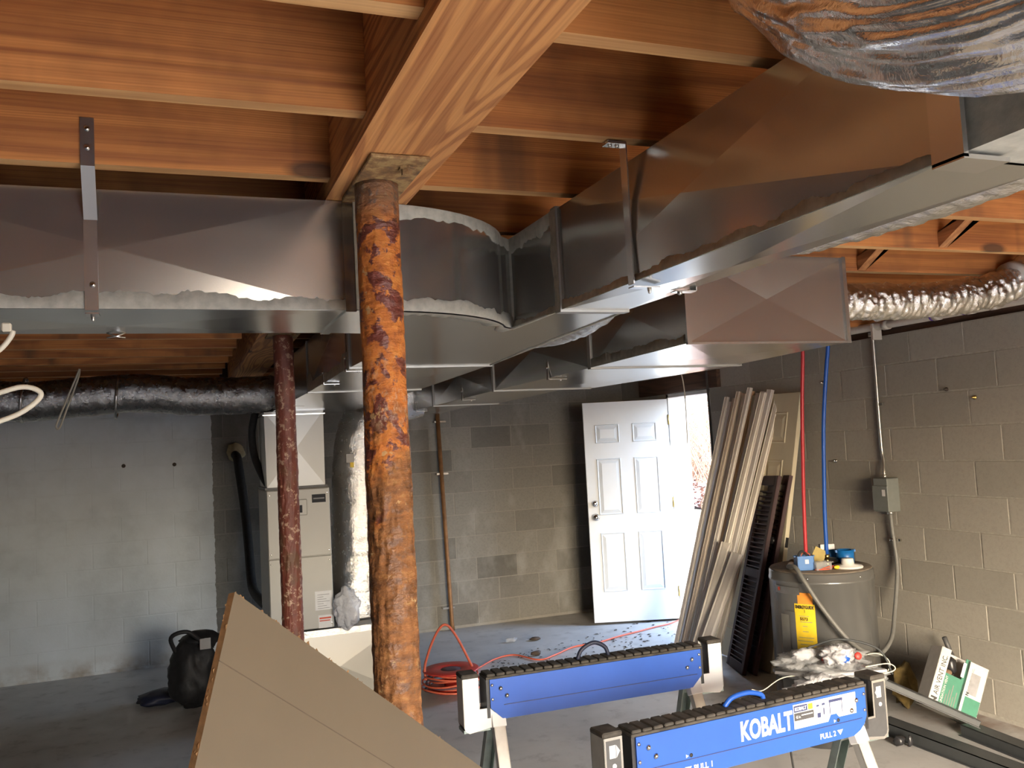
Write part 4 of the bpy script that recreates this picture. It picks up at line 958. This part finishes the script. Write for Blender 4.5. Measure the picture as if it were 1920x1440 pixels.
# ------------------------------------------------------------------ leaning trim, shutters and spare door
random.seed(31)
ORDN = ['leftmost', 'second', 'third', 'fourth', 'fifth', 'sixth', 'seventh', 'eighth', 'ninth', 'tenth', 'eleventh', 'twelfth', 'rightmost']
def lath(name, b, t_, wdir, w_, th, mat, label, group=None, broken=False):
    b = V(b); t_ = V(t_); az = (t_-b).normalized(); wd = V(wdir); wd = (wd-az*wd.dot(az)).normalized(); nn = wd.cross(az)
    if nn.dot(CAM-b) < 0: nn = -nn
    prof = [(0, 0), (w_, 0), (w_, th*.55), (w_*.88, th*.62), (w_*.78, th), (w_*.35, th*.8), (w_*.18, th*.62), (w_*.08, th*.75), (0, th*.5)]
    mb = MB(); n = len(prof)
    a = [b+wd*(x-w_/2)+nn*y for x, y in prof]; c = [t_+wd*(x-w_/2)+nn*y+(az*random.uniform(-.10, .03)*(x/w_) if broken else V((0, 0, 0))) for x, y in prof]
    mb.add(a+c, [list(range(n))[::-1], list(range(n, 2*n))]+[[i, (i+1) % n, n+(i+1) % n, n+i] for i in range(n)])
    fixn(solo(mb, name, mat, label, 'trim board', group))
for i in range(13):
    f = i/12
    top = (4.21-.03*((i*5) % 3), 6.06-.62*f+random.uniform(-.015, .015), 1.93+.05*math.sin(f*3.0)+random.uniform(-.02, .025))
    bot = (3.68-.10*f-.035*((i*5) % 3), 6.18-.60*f, .004)
    m_ = TRIMS[[0, 4, 1, 0, 1, 2, 3, 0, 4, 0, 2, 4, 2][i]]
    kind = ['primed', 'grey', 'tan', 'primed', 'tan', 'pale', 'bare pine', 'primed', 'grey', 'primed', 'pale', 'grey', 'pale'][i]
    lath('trim_board', bot, top, (.35, -1, 0), .060 if i > 8 else .044, .020, m_, f'{kind} wood trim board, {ORDN[i]}{"" if i in (0, 12) else " from the left"} in the leaning bundle', 'trim boards leaning by the doorway')
lath('trim_board', (3.50, 5.72, .004), (3.78, 5.60, .86), (.35, -1, 0), .10, .02, TRIMS[2], 'short broken trim board with a splintered top leaning on the bundle', 'trim boards leaning by the doorway', True)
lath('trim_board', (3.46, 5.60, .004), (3.76, 5.45, .80), (.35, -1, 0), .10, .02, TRIMS[0], 'second short broken trim board, next to the dark shutters', 'trim boards leaning by the doorway', True)
def shutter(label, B0, dx, mat='shutter'):
    B0 = V(B0); wdv = V((.12, .36, 0)).normalized(); upv = V((.37, -.06, 1.345)); Hs = upv.length; upv.normalize(); wdv = (wdv-upv*wdv.dot(upv)).normalized(); nn = wdv.cross(upv)
    if nn.dot(CAM-B0) < 0: nn = -nn
    Wd = .38; F = Matrix(((wdv.x, nn.x, upv.x, B0.x), (wdv.y, nn.y, upv.y, B0.y), (wdv.z, nn.z, upv.z, B0.z), (0, 0, 0, 1)))
    t = thing('louvered_shutter', label, 'shutter', tuple(B0), 'maroon shutters')
    for x0, x1 in ((0, .05), (Wd-.05, Wd)): fixn(MB().chbox(x0, x1, -.015, .015, 0, Hs, .003, M=F).build('stile', mat, t))
    for z0, z1 in ((0, .07), (.66, .72), (Hs-.07, Hs)): fixn(MB().chbox(.05, Wd-.05, -.014, .014, z0, z1, .003, M=F).build('rail', mat, t))
    fixn(MB().box(.05, Wd-.05, -.014, -.010, .06, Hs-.06, M=F).build('backing', mat, t))
    z = .085
    while z < Hs-.10:
        if not (.63 < z < .72):
            R_ = F @ Matrix.Translation((0, .002, z)) @ Matrix.Rotation(math.radians(24), 4, 'X')
            fixn(MB().box(.05, Wd-.05, -.014, .014, -.003, .003, M=R_).build('louver', mat, t))
        z += .034
shutter('maroon louvered shutter in front, leaning on the spare door', (3.615, 5.26, .004), 0)
shutter('maroon louvered shutter behind, leaning flat against the spare door', (3.675, 5.215, .004), 0)
sdoor = thing('spare_door', 'cream paneled door slab leaning on the right wall behind the shutters', 'door', (3.84, 5.21, 0))
B0 = V((3.80, 5.212, .003)); T0 = V((4.185, 5.165, 1.935)); upv = (T0-B0).normalized(); Hs = (T0-B0).length; wdv = V((.0, 1, 0)); wdv = (wdv-upv*wdv.dot(upv)).normalized(); nn = wdv.cross(upv)
if nn.dot(CAM-B0) < 0: nn = -nn
F = Matrix(((wdv.x, nn.x, upv.x, B0.x), (wdv.y, nn.y, upv.y, B0.y), (wdv.z, nn.z, upv.z, B0.z), (0, 0, 0, 1))); Wd = .71
fixn(MB().chbox(0, Wd, -.035, 0, 0, Hs, .003, M=F).build('slab', 'cream', sdoor))
for x0, x1 in ((.11, .315), (.395, .60)):
    for z0, z1 in ((.2, .72), (.88, 1.48), (1.60, 1.83)):
        mb = MB(); rings = [[(x0, 0, z0), (x1, 0, z0), (x1, 0, z1), (x0, 0, z1)]]
        for i_, y_ in ((.008, .006), (.018, -.0005), (.05, .006)): rings.append([(x0+i_, y_, z0+i_), (x1-i_, y_, z0+i_), (x1-i_, y_, z1-i_), (x0+i_, y_, z1-i_)])
        vs = [F @ V(q) for r_ in rings for q in r_]; fs = [[q*4+e, q*4+(e+1) % 4, q*4+4+(e+1) % 4, q*4+4+e] for q in range(3) for e in range(4)]+[[12, 13, 14, 15]]
        mb.add(vs, fs); fixn(mb.build('panel', 'cream', sdoor))
k = F @ V((.075, 0, .90)); MB().lathe([(.033, 0), (.033, .006), (.012, .01), (.012, .03), (.026, .04), (.027, .055), (.01, .064)], k, 20, axis=tuple(nn)).build('door_knob', 'black_gloss', sdoor)
fixn(MB().box(-.002, .001, -.03, -.006, .865, .935, M=F).build('latch_plate', 'black_gloss', sdoor)); 
# metal rod and pale wire hanging beside the doorway
solo(MB().tube([(4.195, 6.355, 2.26), (4.20, 6.345, 1.6), (4.20, 6.34, .9), (4.20, 6.34, .02)], .010, 8), 'conduit_rod', 'dark_grey', 'dark thin conduit running down the wall beside the doorway', 'conduit')
solo(MB().tube(spline([(3.72, 6.10, 2.25), (3.80, 6.12, 2.17), (3.83, 6.13, 2.05), (3.84, 6.14, 1.85), (3.835, 6.14, 1.6)], 6), .005, 6), 'hanging_wire', 'wire_white', 'thin pale wire dangling in front of the doorway header', 'wire')

# ------------------------------------------------------------------ water heater and the things on it
HC = V((3.68, 4.48, 0)); HR = .305; HT = .826
wh = thing('water_heater', 'squat grey water heater tank by the right wall', 'water heater', tuple(HC))
MB().lathe([(HR-.01, 0), (HR, .012), (HR, HT-.065), (HR+.004, HT-.062), (HR+.004, HT-.050), (HR, HT-.047), (HR, HT-.012), (HR-.012, HT)], HC, 96).build('tank', 'heater', wh)
MB().lathe([(HR-.006, HT-.002), (HR-.012, HT+.004), (.004, HT+.006)], HC, 64).build('tank_top', 'heater_top', wh)
phi0 = math.atan2(-HC.y, -HC.x)
def patch(ph, half, z0, z1, off, mat, name, parent=wh, n=8, tilt=0.0):
    mb = MB(); vs = []
    for i in range(n+1):
        a = phi0-ph+half-2*half*i/n
        a = phi0-(ph-half+2*half*i/n)
        for z in (z0, z1): vs.append(HC+V(((HR+off)*math.cos(a), (HR+off)*math.sin(a), z+tilt*(i/n-.5))))
    fs = [[i*2, i*2+1, i*2+3, i*2+2] for i in range(n)]
    mb.add(vs, fs, 0, True); return fixn(mb.build(name, mat, parent))
def cyl_text(body, ph, z, w_, h_, mat, parent, bold=.0, off=.0035):
    o = text_fit(body, Matrix.Identity(4), w_, h_, mat, parent, bold=bold); org = V(ORG.get(parent.name, (0, 0, 0)))
    for q in o.data.vertices:
        c = q.co+org; s = c.x-w_/2; a = phi0-ph+s/HR; rr = HR+off+c.z
        q.co = V((HC.x+rr*math.cos(a), HC.y+rr*math.sin(a), z+c.y))-org
    return o
# left in the picture is positive ph
PH = .345
patch(PH, .20, .385, .65, .002, 'yellow', 'energy_label'); patch(PH-.02, .145, .648, .715, .0015, 'orange', 'orange_label'); patch(PH, .145, .20, .38, .002, 'paper', 'instruction_label')
cyl_text('ENERGYGUIDE', PH, .622, .108, .020, 'ink', wh, .03); cyl_text('5573', PH+.02, .555, .045, .018, 'ink', wh, .02)
for z, w_ in ((.578, .06), (.545, .07), (.52, .03), (.49, .035), (.455, .09), (.435, .09), (.415, .08)): patch(PH+.02*math.sin(z*90), w_/2/HR, z, z+.003, .003, 'ink_grey', 'label_line', n=3)
patch(PH, .005, .60, .618, .003, 'ink', 'label_line', n=2)
for z in (.368, .30, .292, .25): patch(PH, .10, z, z+.004, .003, 'ink_grey', 'label_line', n=4)
patch(PH+.32, .13, .20, .60, .004, 'heater', 'access_cover'); patch(PH+.42, .10, .34, .58, .010, 'flex_conduit', 'access_cover')
patch(.72, .30, .70, .742, .003, 'conduit', 'brand_strip'); patch(PH+.55, .03, .715, .735, .006, 'red_ink', 'brand_mark', n=3)
for a in (.25, -.8): MB().lathe([(.006, 0), (.004, .004)], HC+V((HR*math.cos(phi0-a), HR*math.sin(phi0-a), HT-.03)), 8, axis=(math.cos(phi0-a), math.sin(phi0-a), 0)).build('screw', 'chrome', wh)
TZ = HT+.006
for x, y in ((3.587, 4.487), (3.706, 4.442)):
    f_ = MB(); f_.lathe([(.020, 0), (.020, .025), (.014, .028), (.014, .05), (.018, .052), (.018, .07), (.012, .074)], (x, y, TZ-.004), 14); f_.build('brass_fitting', 'brass', wh)
solo(MB().tube(spline([(3.587, 4.487, .90), (3.585, 4.47, 1.2), (3.584, 4.444, 1.523), (3.590, 4.42, 1.85), (3.599, 4.394, 2.14), (3.60, 4.39, 2.40)], 8), .0115, 12), 'water_line', 'pex_red', 'red plastic water line rising from the water heater', 'pipe', 'water lines')
solo(MB().tube(spline([(3.706, 4.442, .90), (3.700, 4.425, 1.15), (3.702, 4.411, 1.354), (3.707, 4.386, 1.679), (3.725, 4.36, 1.95), (3.743, 4.339, 2.148), (3.77, 4.32, 2.40)], 8), .0125, 12), 'water_line', 'pex_blue', 'blue plastic water line rising from the water heater', 'pipe', 'water lines')
def ebox(label, x, y, w_, d, h, rz, round_=False):
    t = thing('junction_box', label, 'electrical box', (x, y, TZ), 'blue plastic electrical boxes')
    R_ = Matrix.Translation((x, y, TZ)) @ Matrix.Rotation(rz, 4, 'Z')
    if round_:
        MB().lathe([(.050, 0), (.052, h), (.047, h), (.045, .006), (.004, .005)], (x, y, TZ), 24).build('shell', 'elec_blue', t)
        for a in (0, PI): MB().box(-.012+.05*math.cos(a), .012+.05*math.cos(a), -.008, .008, h-.015, h, M=R_).build('ear', 'elec_blue', t)
    else:
        m_ = MB(); m_.box(-w_/2, w_/2, -d/2, -d/2+.004, 0, h, M=R_); m_.box(-w_/2, w_/2, d/2-.004, d/2, 0, h, M=R_); m_.box(-w_/2, -w_/2+.004, -d/2, d/2, 0, h, M=R_); m_.box(w_/2-.004, w_/2, -d/2, d/2, 0, h, M=R_); m_.box(-w_/2, w_/2, -d/2, d/2, 0, .004, M=R_); m_.build('shell', 'elec_blue', t)
        for s in (-1, 1): MB().box(s*w_/2-.012, s*w_/2+.012, -.012, .012, h-.006, h, M=R_).build('ear', 'elec_blue', t)
    return t
rz0 = -.36
t = ebox('open blue box with a price sticker on the heater top, left one', 3.50, 4.40, .10, .07, .085, rz0); R_ = Matrix.Translation((3.50, 4.40, TZ)) @ Matrix.Rotation(rz0, 4, 'Z')
MB().box(-.005, .017, -.037, -.035, .04, .065, M=R_).build('price_sticker', 'paper', t); MB().tube(spline([R_ @ V(q) for q in ((-.02, 0, .07), (0, .01, .10), (.03, -.01, .095), (.04, 0, .07))], 5), .003, 5).build('red_wire', 'cord', t); MB().tube(spline([R_ @ V(q) for q in ((-.04, 0, .07), (-.02, -.01, .11), (.01, -.01, .10), (.02, 0, .06))], 5), .006, 6).build('black_wire', 'black', t)
ebox('round blue box lying at the right edge of the heater top', 3.845, 4.44, .1, .1, .085, rz0, True)
ebox('blue box at the back of the heater top under the white carton', 3.84, 4.60, .12, .07, .07, rz0)
solo(MB().chbox(-.045, .045, -.02, .02, 0, .035, .003, M=Matrix.Translation((3.84, 4.60, TZ+.0715)) @ Matrix.Rotation(rz0, 4, 'Z')), 'small_carton', 'paper', 'small white carton sitting on the rear blue box', 'carton')
solo(MB().lathe([(.085, 0), (.088, .006), (.082, .014), (.038, .02), (.034, .05), (.032, .055), (.012, .056)], (3.745, 4.31, TZ), 32), 'white_flange', 'white', 'round white plastic flange on the heater top', 'flange')
solo(MB().box(-.04, .04, -.003, .003, 0, .095, M=Matrix.Translation((3.63, 4.46, TZ+.02)) @ Matrix.Rotation(-.3, 4, 'Z') @ Matrix.Rotation(.5, 4, 'Y')), 'gold_tin', 'tin', 'gold metal tin lid propped up behind the clear box', 'lid')
solo(MB().chbox(-.05, .05, -.03, .03, 0, .05, .004, M=Matrix.Translation((3.575, 4.335, TZ)) @ Matrix.Rotation(-.2, 4, 'Z')), 'clear_box', 'film', 'small clear plastic box on the heater top', 'box')
solo(MB().tube(spline([(3.52, 4.33, TZ+.006), (3.57, 4.29, TZ+.008), (3.62, 4.31, TZ+.008), (3.66, 4.33, TZ+.015), (3.60, 4.30, TZ+.02), (3.55, 4.31, TZ+.01)], 6), .004, 6), 'red_wire', 'cord', 'tangled red wire lying on the heater top', 'wire')
solo(MB().blob((3.655, 4.30, TZ+.012), .022, .014, .012, 2, .2, 2, 2), 'wire_nut', 'yellow', 'yellow wire connector on the heater top', 'connector')
solo(MB().lathe([(.045, 0), (.048, .03), (.03, .04), (.004, .042)], (3.76, 4.47, TZ), 18), 'plastic_plug', 'black_gloss', 'black plastic cap between the blue boxes on the heater', 'cap')
# electric whip, disconnect box, conduit on the right wall
wp = thing('electric_whip', 'grey flexible conduit looping from the wall box to the heater top', 'conduit', (3.74, 4.26, .36))
MB().tube(spline([(4.215, 4.43, 1.125), (4.22, 4.43, 1.0), (4.222, 4.425, .93), (4.205, 4.40, .756), (4.09, 4.33, .513), (3.94, 4.22, .393), (3.742, 4.13, .355), (3.555, 4.115, .455), (3.45, 4.20, .636), (3.385, 4.262, .79), (3.38, 4.33, .865), (3.40, 4.42, .858), (3.45, 4.46, .85)], 10), .0125, 12).build('sheath', 'flex_conduit', wp)
MB().lathe([(.020, 0), (.022, .01), (.022, .03), (.014, .034)], (3.44, 4.455, .852), 10, axis=(.8, .5, .1)).build('connector', 'conduit', wp); MB().lathe([(.024, 0), (.024, .04)], (3.49, 4.49, .85), 10, axis=(.5, .8, .3)).build('gland', 'heater_top', wp)
dx_ = thing('disconnect_box', 'grey electrical disconnect box on the right block wall', 'electrical box', (4.2, 4.43, 1.12))
MB().chbox(4.15, XR-.001, 4.37, 4.49, 1.125, 1.335, .004).build('body', 'elec_box', dx_); MB().chbox(4.142, 4.152, 4.365, 4.495, 1.13, 1.29, .003).build('cover', 'elec_box', dx_); MB().box(4.1405, 4.1425, 4.385, 4.41, 1.225, 1.265).build('paper_label', 'paper', dx_)
MB().lathe([(.02, 0), (.02, .02)], (4.215, 4.43, 1.105), 12).build('gland', 'conduit', dx_)
cn = thing('wall_conduit', 'straight metal conduit from the ceiling to the electrical box', 'conduit', (4.232, 4.48, 1.33))
MB().tube(spline([(4.228, 4.475, 2.32), (4.230, 4.478, 2.0), (4.230, 4.478, 1.55), (4.225, 4.463, 1.45), (4.205, 4.445, 1.38), (4.20, 4.44, 1.333)], 8), .011, 12).build('tube', 'conduit', cn)
MB().box(4.225, 4.245, 4.44, 4.47, 1.795, 1.812).build('clip', 'strap', cn); MB().lathe([(.018, 0), (.018, .025)], (4.20, 4.44, 1.333), 12).build('coupling', 'conduit', cn); MB().box(4.215, 4.245, 4.445, 4.50, 2.24, 2.27).build('clip', 'strap', cn)
t = thing('conduit_clamp', 'small bright clamp holding the grey whip to the right wall', 'clamp', (4.23, 4.42, .93)); MB().tube([(4.222, 4.437, .955), (4.222, 4.44, .935)], .018, 12).build('ring', 'chrome', t); MB().box(4.232, 4.246, 4.385, 4.44, .938, .952).build('ear', 'chrome', t)
pv = thing('drain_pipe', 'white plastic pipe running along the top of the right wall', 'pipe', (4.1, 4.0, 2.25))
MB().tube([(4.10, 5.4, 2.29), (4.10, 4.55, 2.286), (4.10, 3.27, 2.278), (4.10, 2.3, 2.27)], .026, 16).build('pipe', 'pvc', pv)
for y, m_ in ((4.22, 'pvc'), (3.83, 'pvc'), (3.60, 'pvc'), (3.45, 'pvc')): MB().tube([(4.10, y-.022, 2.281), (4.10, y+.022, 2.281)], .0295, 16).build('coupling', m_, pv)
for y in (3.49, 3.645, 3.865): MB().tube([(4.10, y-.006, 2.281), (4.10, y+.006, 2.281)], .0268, 16).build('primer_ring', 'purple', pv)
MB().box(4.065, 4.135, 4.30, 4.315, 2.20, 2.30).build('hanger', 'pvc', pv)
# anchors in the walls
for i, (y, z, l) in enumerate([(4.99, 1.985, 'bright anchor bolt on the right wall above the spare door'), (4.92, 1.44, 'small anchor bolt on the right wall beside the blue line'), (3.94, 1.86, 'dark anchor stub high on the right wall'), (3.75, 1.80, 'brass anchor stub high on the right wall')]):
    solo(MB().lathe([(.012, 0), (.012, .006), (.006, .008), (.005, .022), (.002, .024)], (XR-.002, y, z), 8, axis=(-1, 0, 0)), 'wall_anchor', ['chrome', 'strap', 'leaf_dark', 'brass'][i], l, 'bolt', 'wall anchors')
for x, z, l in ((-.39, 1.655, 'dark hole plug in the painted wall, left of the pair'), (.00, 1.645, 'dark hole plug in the painted wall, right of the pair')):
    solo(MB().lathe([(.016, 0), (.014, .004), (.004, .005)], (x, YB-.001, z), 12, axis=(0, -1, 0)), 'hole_plug', 'leaf_dark', l, 'plug', 'wall plugs')

# ------------------------------------------------------------------ carton, channels and trash in the right corner
vb_ = thing('vent_carton', 'white and green torn carton of foundation vents leaning on the right wall', 'carton', (4.05, 3.93, .02))
O_ = V((3.79, 3.835, .140)); e1 = V((.838, -.289, -.463)).normalized(); e2 = V((.405, .07, .89)); e2 = (e2-e1*e2.dot(e1)).normalized(); e3 = e1.cross(e2)
if e3.dot(CAM-O_) < 0: e3 = -e3
W1, W2, W3 = .290, .335, .11
F = Matrix(((e1.x, e2.x, e3.x, O_.x), (e1.y, e2.y, e3.y, O_.y), (e1.z, e2.z, e3.z, O_.z), (0, 0, 0, 1)))
mb = MB(); mb.box(0, .004, 0, W2, -W3, 0, M=F); mb.box(W1-.004, W1, 0, W2*.96, -W3, 0, M=F); mb.box(0, W1, 0, .004, -W3, 0, M=F); mb.box(0, W1, 0, W2, -W3, -W3+.004, M=F); fixn(mb.build('tray', 'carton', vb_))
def pan(x0, x1, y0, y1, mat, name, z=0.0, dz=.003): return fixn(MB().box(x0, x1, y0, y1, z-dz, z, M=F).build(name, mat, vb_))
pan(0, .058, 0, W2, 'carton', 'white_band'); pan(.058, W1*.62, 0, W2*.62, 'green', 'printed_panel'); pan(W1*.52, W1*.62, W2*.62, W2*.97, 'green', 'printed_panel'); pan(.165, .178, 0, W2*.96, 'ink', 'black_stripe'); pan(.178, .195, 0, W2*.96, 'carton', 'white_stripe')
pan(.195, W1, 0, W2*.40, 'green', 'printed_panel'); pan(.195, W1, W2*.40, W2*.96, 'carton', 'white_band')
pan(.142, .160, W2*.66, W2*.90, 'paper', 'text_block', .0005); pan(.20, .255, W2*.45, W2*.80, 'ink_grey', 'text_block', .0003, .001)
def TM(x, y): return F @ Matrix(((0, -1, 0, x), (1, 0, 0, y), (0, 0, 1, .0008), (0, 0, 0, 1)))
text_fit('AIR VENT INC.', TM(.046, .075), .22, .028, 'ink', vb_); text_fit('N', TM(.048, .02), .042, .036, 'ink', vb_, .04); text_fit('FOUNDATION VENT', TM(.078, .02), .175, .014, 'carton', vb_, .01); text_fit('AIR VENT INC.', TM(.21, .165), .13, .012, 'ink_grey', vb_); text_fit('N', TM(.212, .14), .018, .018, 'ink', vb_, .04)
for i in range(5): pan(.088+.014*i, .093+.014*i, .02+.01*(i % 2), .10+.03*(i % 3), 'flex_conduit', 'text_line', .0006, .001)
fixn(MB().blob(F @ V((.10, W2*.78, -.05)), .035, .035, .05, 3, .3, 2, 2).build('metal_vent', 'black_gloss', vb_)); MB().blob(F @ V((.085, W2*.64, -.03)), .025, .02, .02, 5, .3, 2, 2).build('torn_flap', 'cardboard', vb_)
solo(MB().tube([(4.20, 4.02, .30), (4.16, 4.03, .42)], .014, 8), 'metal_stub', 'dark_grey', 'dark metal stub sticking up behind the torn carton', 'stub')
solo(MB().blob((4.02, 4.22, .12), .07, .06, .12, 9, .5, 2, 3), 'wool_scrap', 'wool', 'yellow insulation scrap beside the torn carton', 'insulation')
def channel(label, a, b, w_, h, th=.004, flip=False):
    a = V(a); b = V(b); ax = (b-a).normalized(); s_ = V((0, 0, 1)); sd_ = ax.cross(s_).normalized(); u_ = sd_.cross(ax)
    if u_.z < 0: u_ = -u_
    F2 = Matrix(((ax.x, sd_.x, u_.x, a.x), (ax.y, sd_.y, u_.y, a.y), (ax.z, sd_.z, u_.z, a.z), (0, 0, 0, 1))); L_ = (b-a).length
    mb = MB(); mb.box(0, L_, -w_/2, w_/2, h-th, h, M=F2); mb.box(0, L_, -w_/2, -w_/2+th, 0, h, M=F2); mb.box(0, L_, w_/2-th, w_/2, 0, h, M=F2); mb.box(0, L_, -w_/2-.018, -w_/2, 0, th, M=F2); mb.box(0, L_, w_/2, w_/2+.018, 0, th, M=F2)
    return fixn(solo(mb, 'vinyl_channel', 'gutter', label, 'channel', 'grey vinyl channels'))
channel('long grey channel on the floor, nearest of the three by the right wall', (3.62, 3.98, .0), (3.62, 2.30, 0), .10, .06)
channel('grey channel lying against the right wall side of the long channel', (3.93, 3.70, .0), (3.80, 2.30, 0), .09, .055)
channel('grey channel slanting down from the trash pile across the torn carton', (3.36, 3.86, .36), (3.90, 3.62, .07), .07, .035)
t = thing('black_clip', 'small broken black plastic piece on the floor beside the channel', 'debris', (3.5, 3.74, 0)); MB().blob((3.5, 3.74, .025), .035, .028, .025, 3, .6, 2.5, 2).build('piece', 'black_gloss', t); MB().blob((3.53, 3.70, .03), .015, .012, .03, 5, .5, 2, 2).build('prong', 'black_gloss', t)
# trash heap on a dark bucket
HEAP = V((.13, .16, -.055))
def hsolo(*a, **k):
    o = solo(*a, **k); o.location += HEAP; return o
random.seed(12)
bk = thing('waste_bin', 'dark bin buried under plastic packaging in front of the heater', 'bin', (3.12, 3.86, .055))
bk.location += HEAP
MB().lathe([(.18, 0), (.20, .36), (.205, .37), (.198, .37), (.17, .03), (.004, .02)], (3.12, 3.86, .055), 32).build('shell', 'dark_grey', bk)
for i, (c, r, lab) in enumerate([((3.02, 3.86, .47), (.16, .12, .06), 'clear plastic bag on top of the trash heap, left'), ((3.22, 3.83, .47), (.17, .12, .055), 'clear plastic bag on top of the trash heap, right'), ((3.06, 3.70, .43), (.20, .12, .07), 'large clear plastic wrapper in the middle of the trash heap'), ((2.93, 3.60, .40), (.17, .10, .06), 'pale plastic wrapper hanging over the near side of the trash heap'), ((3.22, 3.66, .42), (.13, .10, .05), 'grey plastic film at the right of the trash heap')]):
    hsolo(MB().blob(c, *r, i+3, .55, 2.6, 4), 'plastic_wrap', 'film' if i != 3 else 'film_white', lab, 'plastic film', 'plastic packaging')
hsolo(MB().blob((2.98, 3.80, .53), .07, .03, .03, 4, .4, 3, 3), 'printed_wrapper', 'film_white', 'white printed wrapper sticking up at the back of the trash', 'wrapper')
t = thing('cable_fitting_bag', 'clear bag with blue fitting on top of the trash heap', 'bag', (3.10, 3.68, .49)); t.location += HEAP; MB().blob((3.10, 3.68, .535), .085, .06, .05, 14, .5, 2.8, 4).build('bag', 'film_white', t); MB().blob((3.115, 3.645, .525), .03, .02, .03, 2, .2, 2, 2).build('blue_fitting', 'pex_blue', t)
for x, y, l in ((3.06, 3.84, 'round red cap showing in the left clear bag'), (3.26, 3.82, 'round red cap showing in the right clear bag')): hsolo(MB().lathe([(.018, 0), (.02, .01), (.016, .015), (.004, .016)], (x, y-.10, .50), 16, axis=(-.3, -.9, .3)), 'red_fitting', 'reel', l, 'cap', 'red caps')
for i, (pts, r, m_, l) in enumerate([([(3.0, 3.8, .56), (3.2, 3.78, .585), (3.40, 3.72, .52), (3.47, 3.70, .38)], .006, 'gutter', 'grey cable arching over the trash heap'), ([(3.45, 3.95, .42), (3.55, 3.9, .44), (3.6, 3.86, .40), (3.56, 3.84, .35), (3.45, 3.86, .34)], .003, 'wire_white', 'white wire curl at the right of the trash heap'), ([(3.22, 3.62, .47), (3.33, 3.58, .48), (3.36, 3.56, .455), (3.30, 3.56, .44), (3.18, 3.6, .44)], .003, 'wire_white', 'twisted white cord loop on the trash heap'), ([(2.95, 3.75, .44), (2.75, 3.70, .46), (2.60, 3.66, .43), (2.52, 3.64, .45)], .0026, 'wire_white', 'stiff pale wire sticking out left of the trash heap'), ([(2.9, 3.7, .42), (2.7, 3.6, .36), (2.62, 3.5, .22), (2.6, 3.45, .05)], .005, 'black', 'black cable trailing from the trash heap to the floor')]):
    hsolo(MB().tube(spline(pts, 8), r, 6), 'loose_wire', m_, l, 'wire', 'loose wires')
hsolo(MB().box(-.17, .17, -.012, .012, 0, .012, M=Matrix.Translation((3.13, 3.60, .45)) @ Matrix.Rotation(-.25, 4, 'Z')), 'label_strip', 'paper', 'white paper strip lying across the front of the trash heap', 'paper')
hsolo(MB().box(-.25, .25, -.03, .03, 0, .015, M=Matrix.Translation((2.98, 3.66, .44)) @ Matrix.Rotation(-.5, 4, 'Z') @ Matrix.Rotation(.12, 4, 'Y')), 'black_strip', 'black_gloss', 'black plastic strip lying across the trash heap', 'plastic')
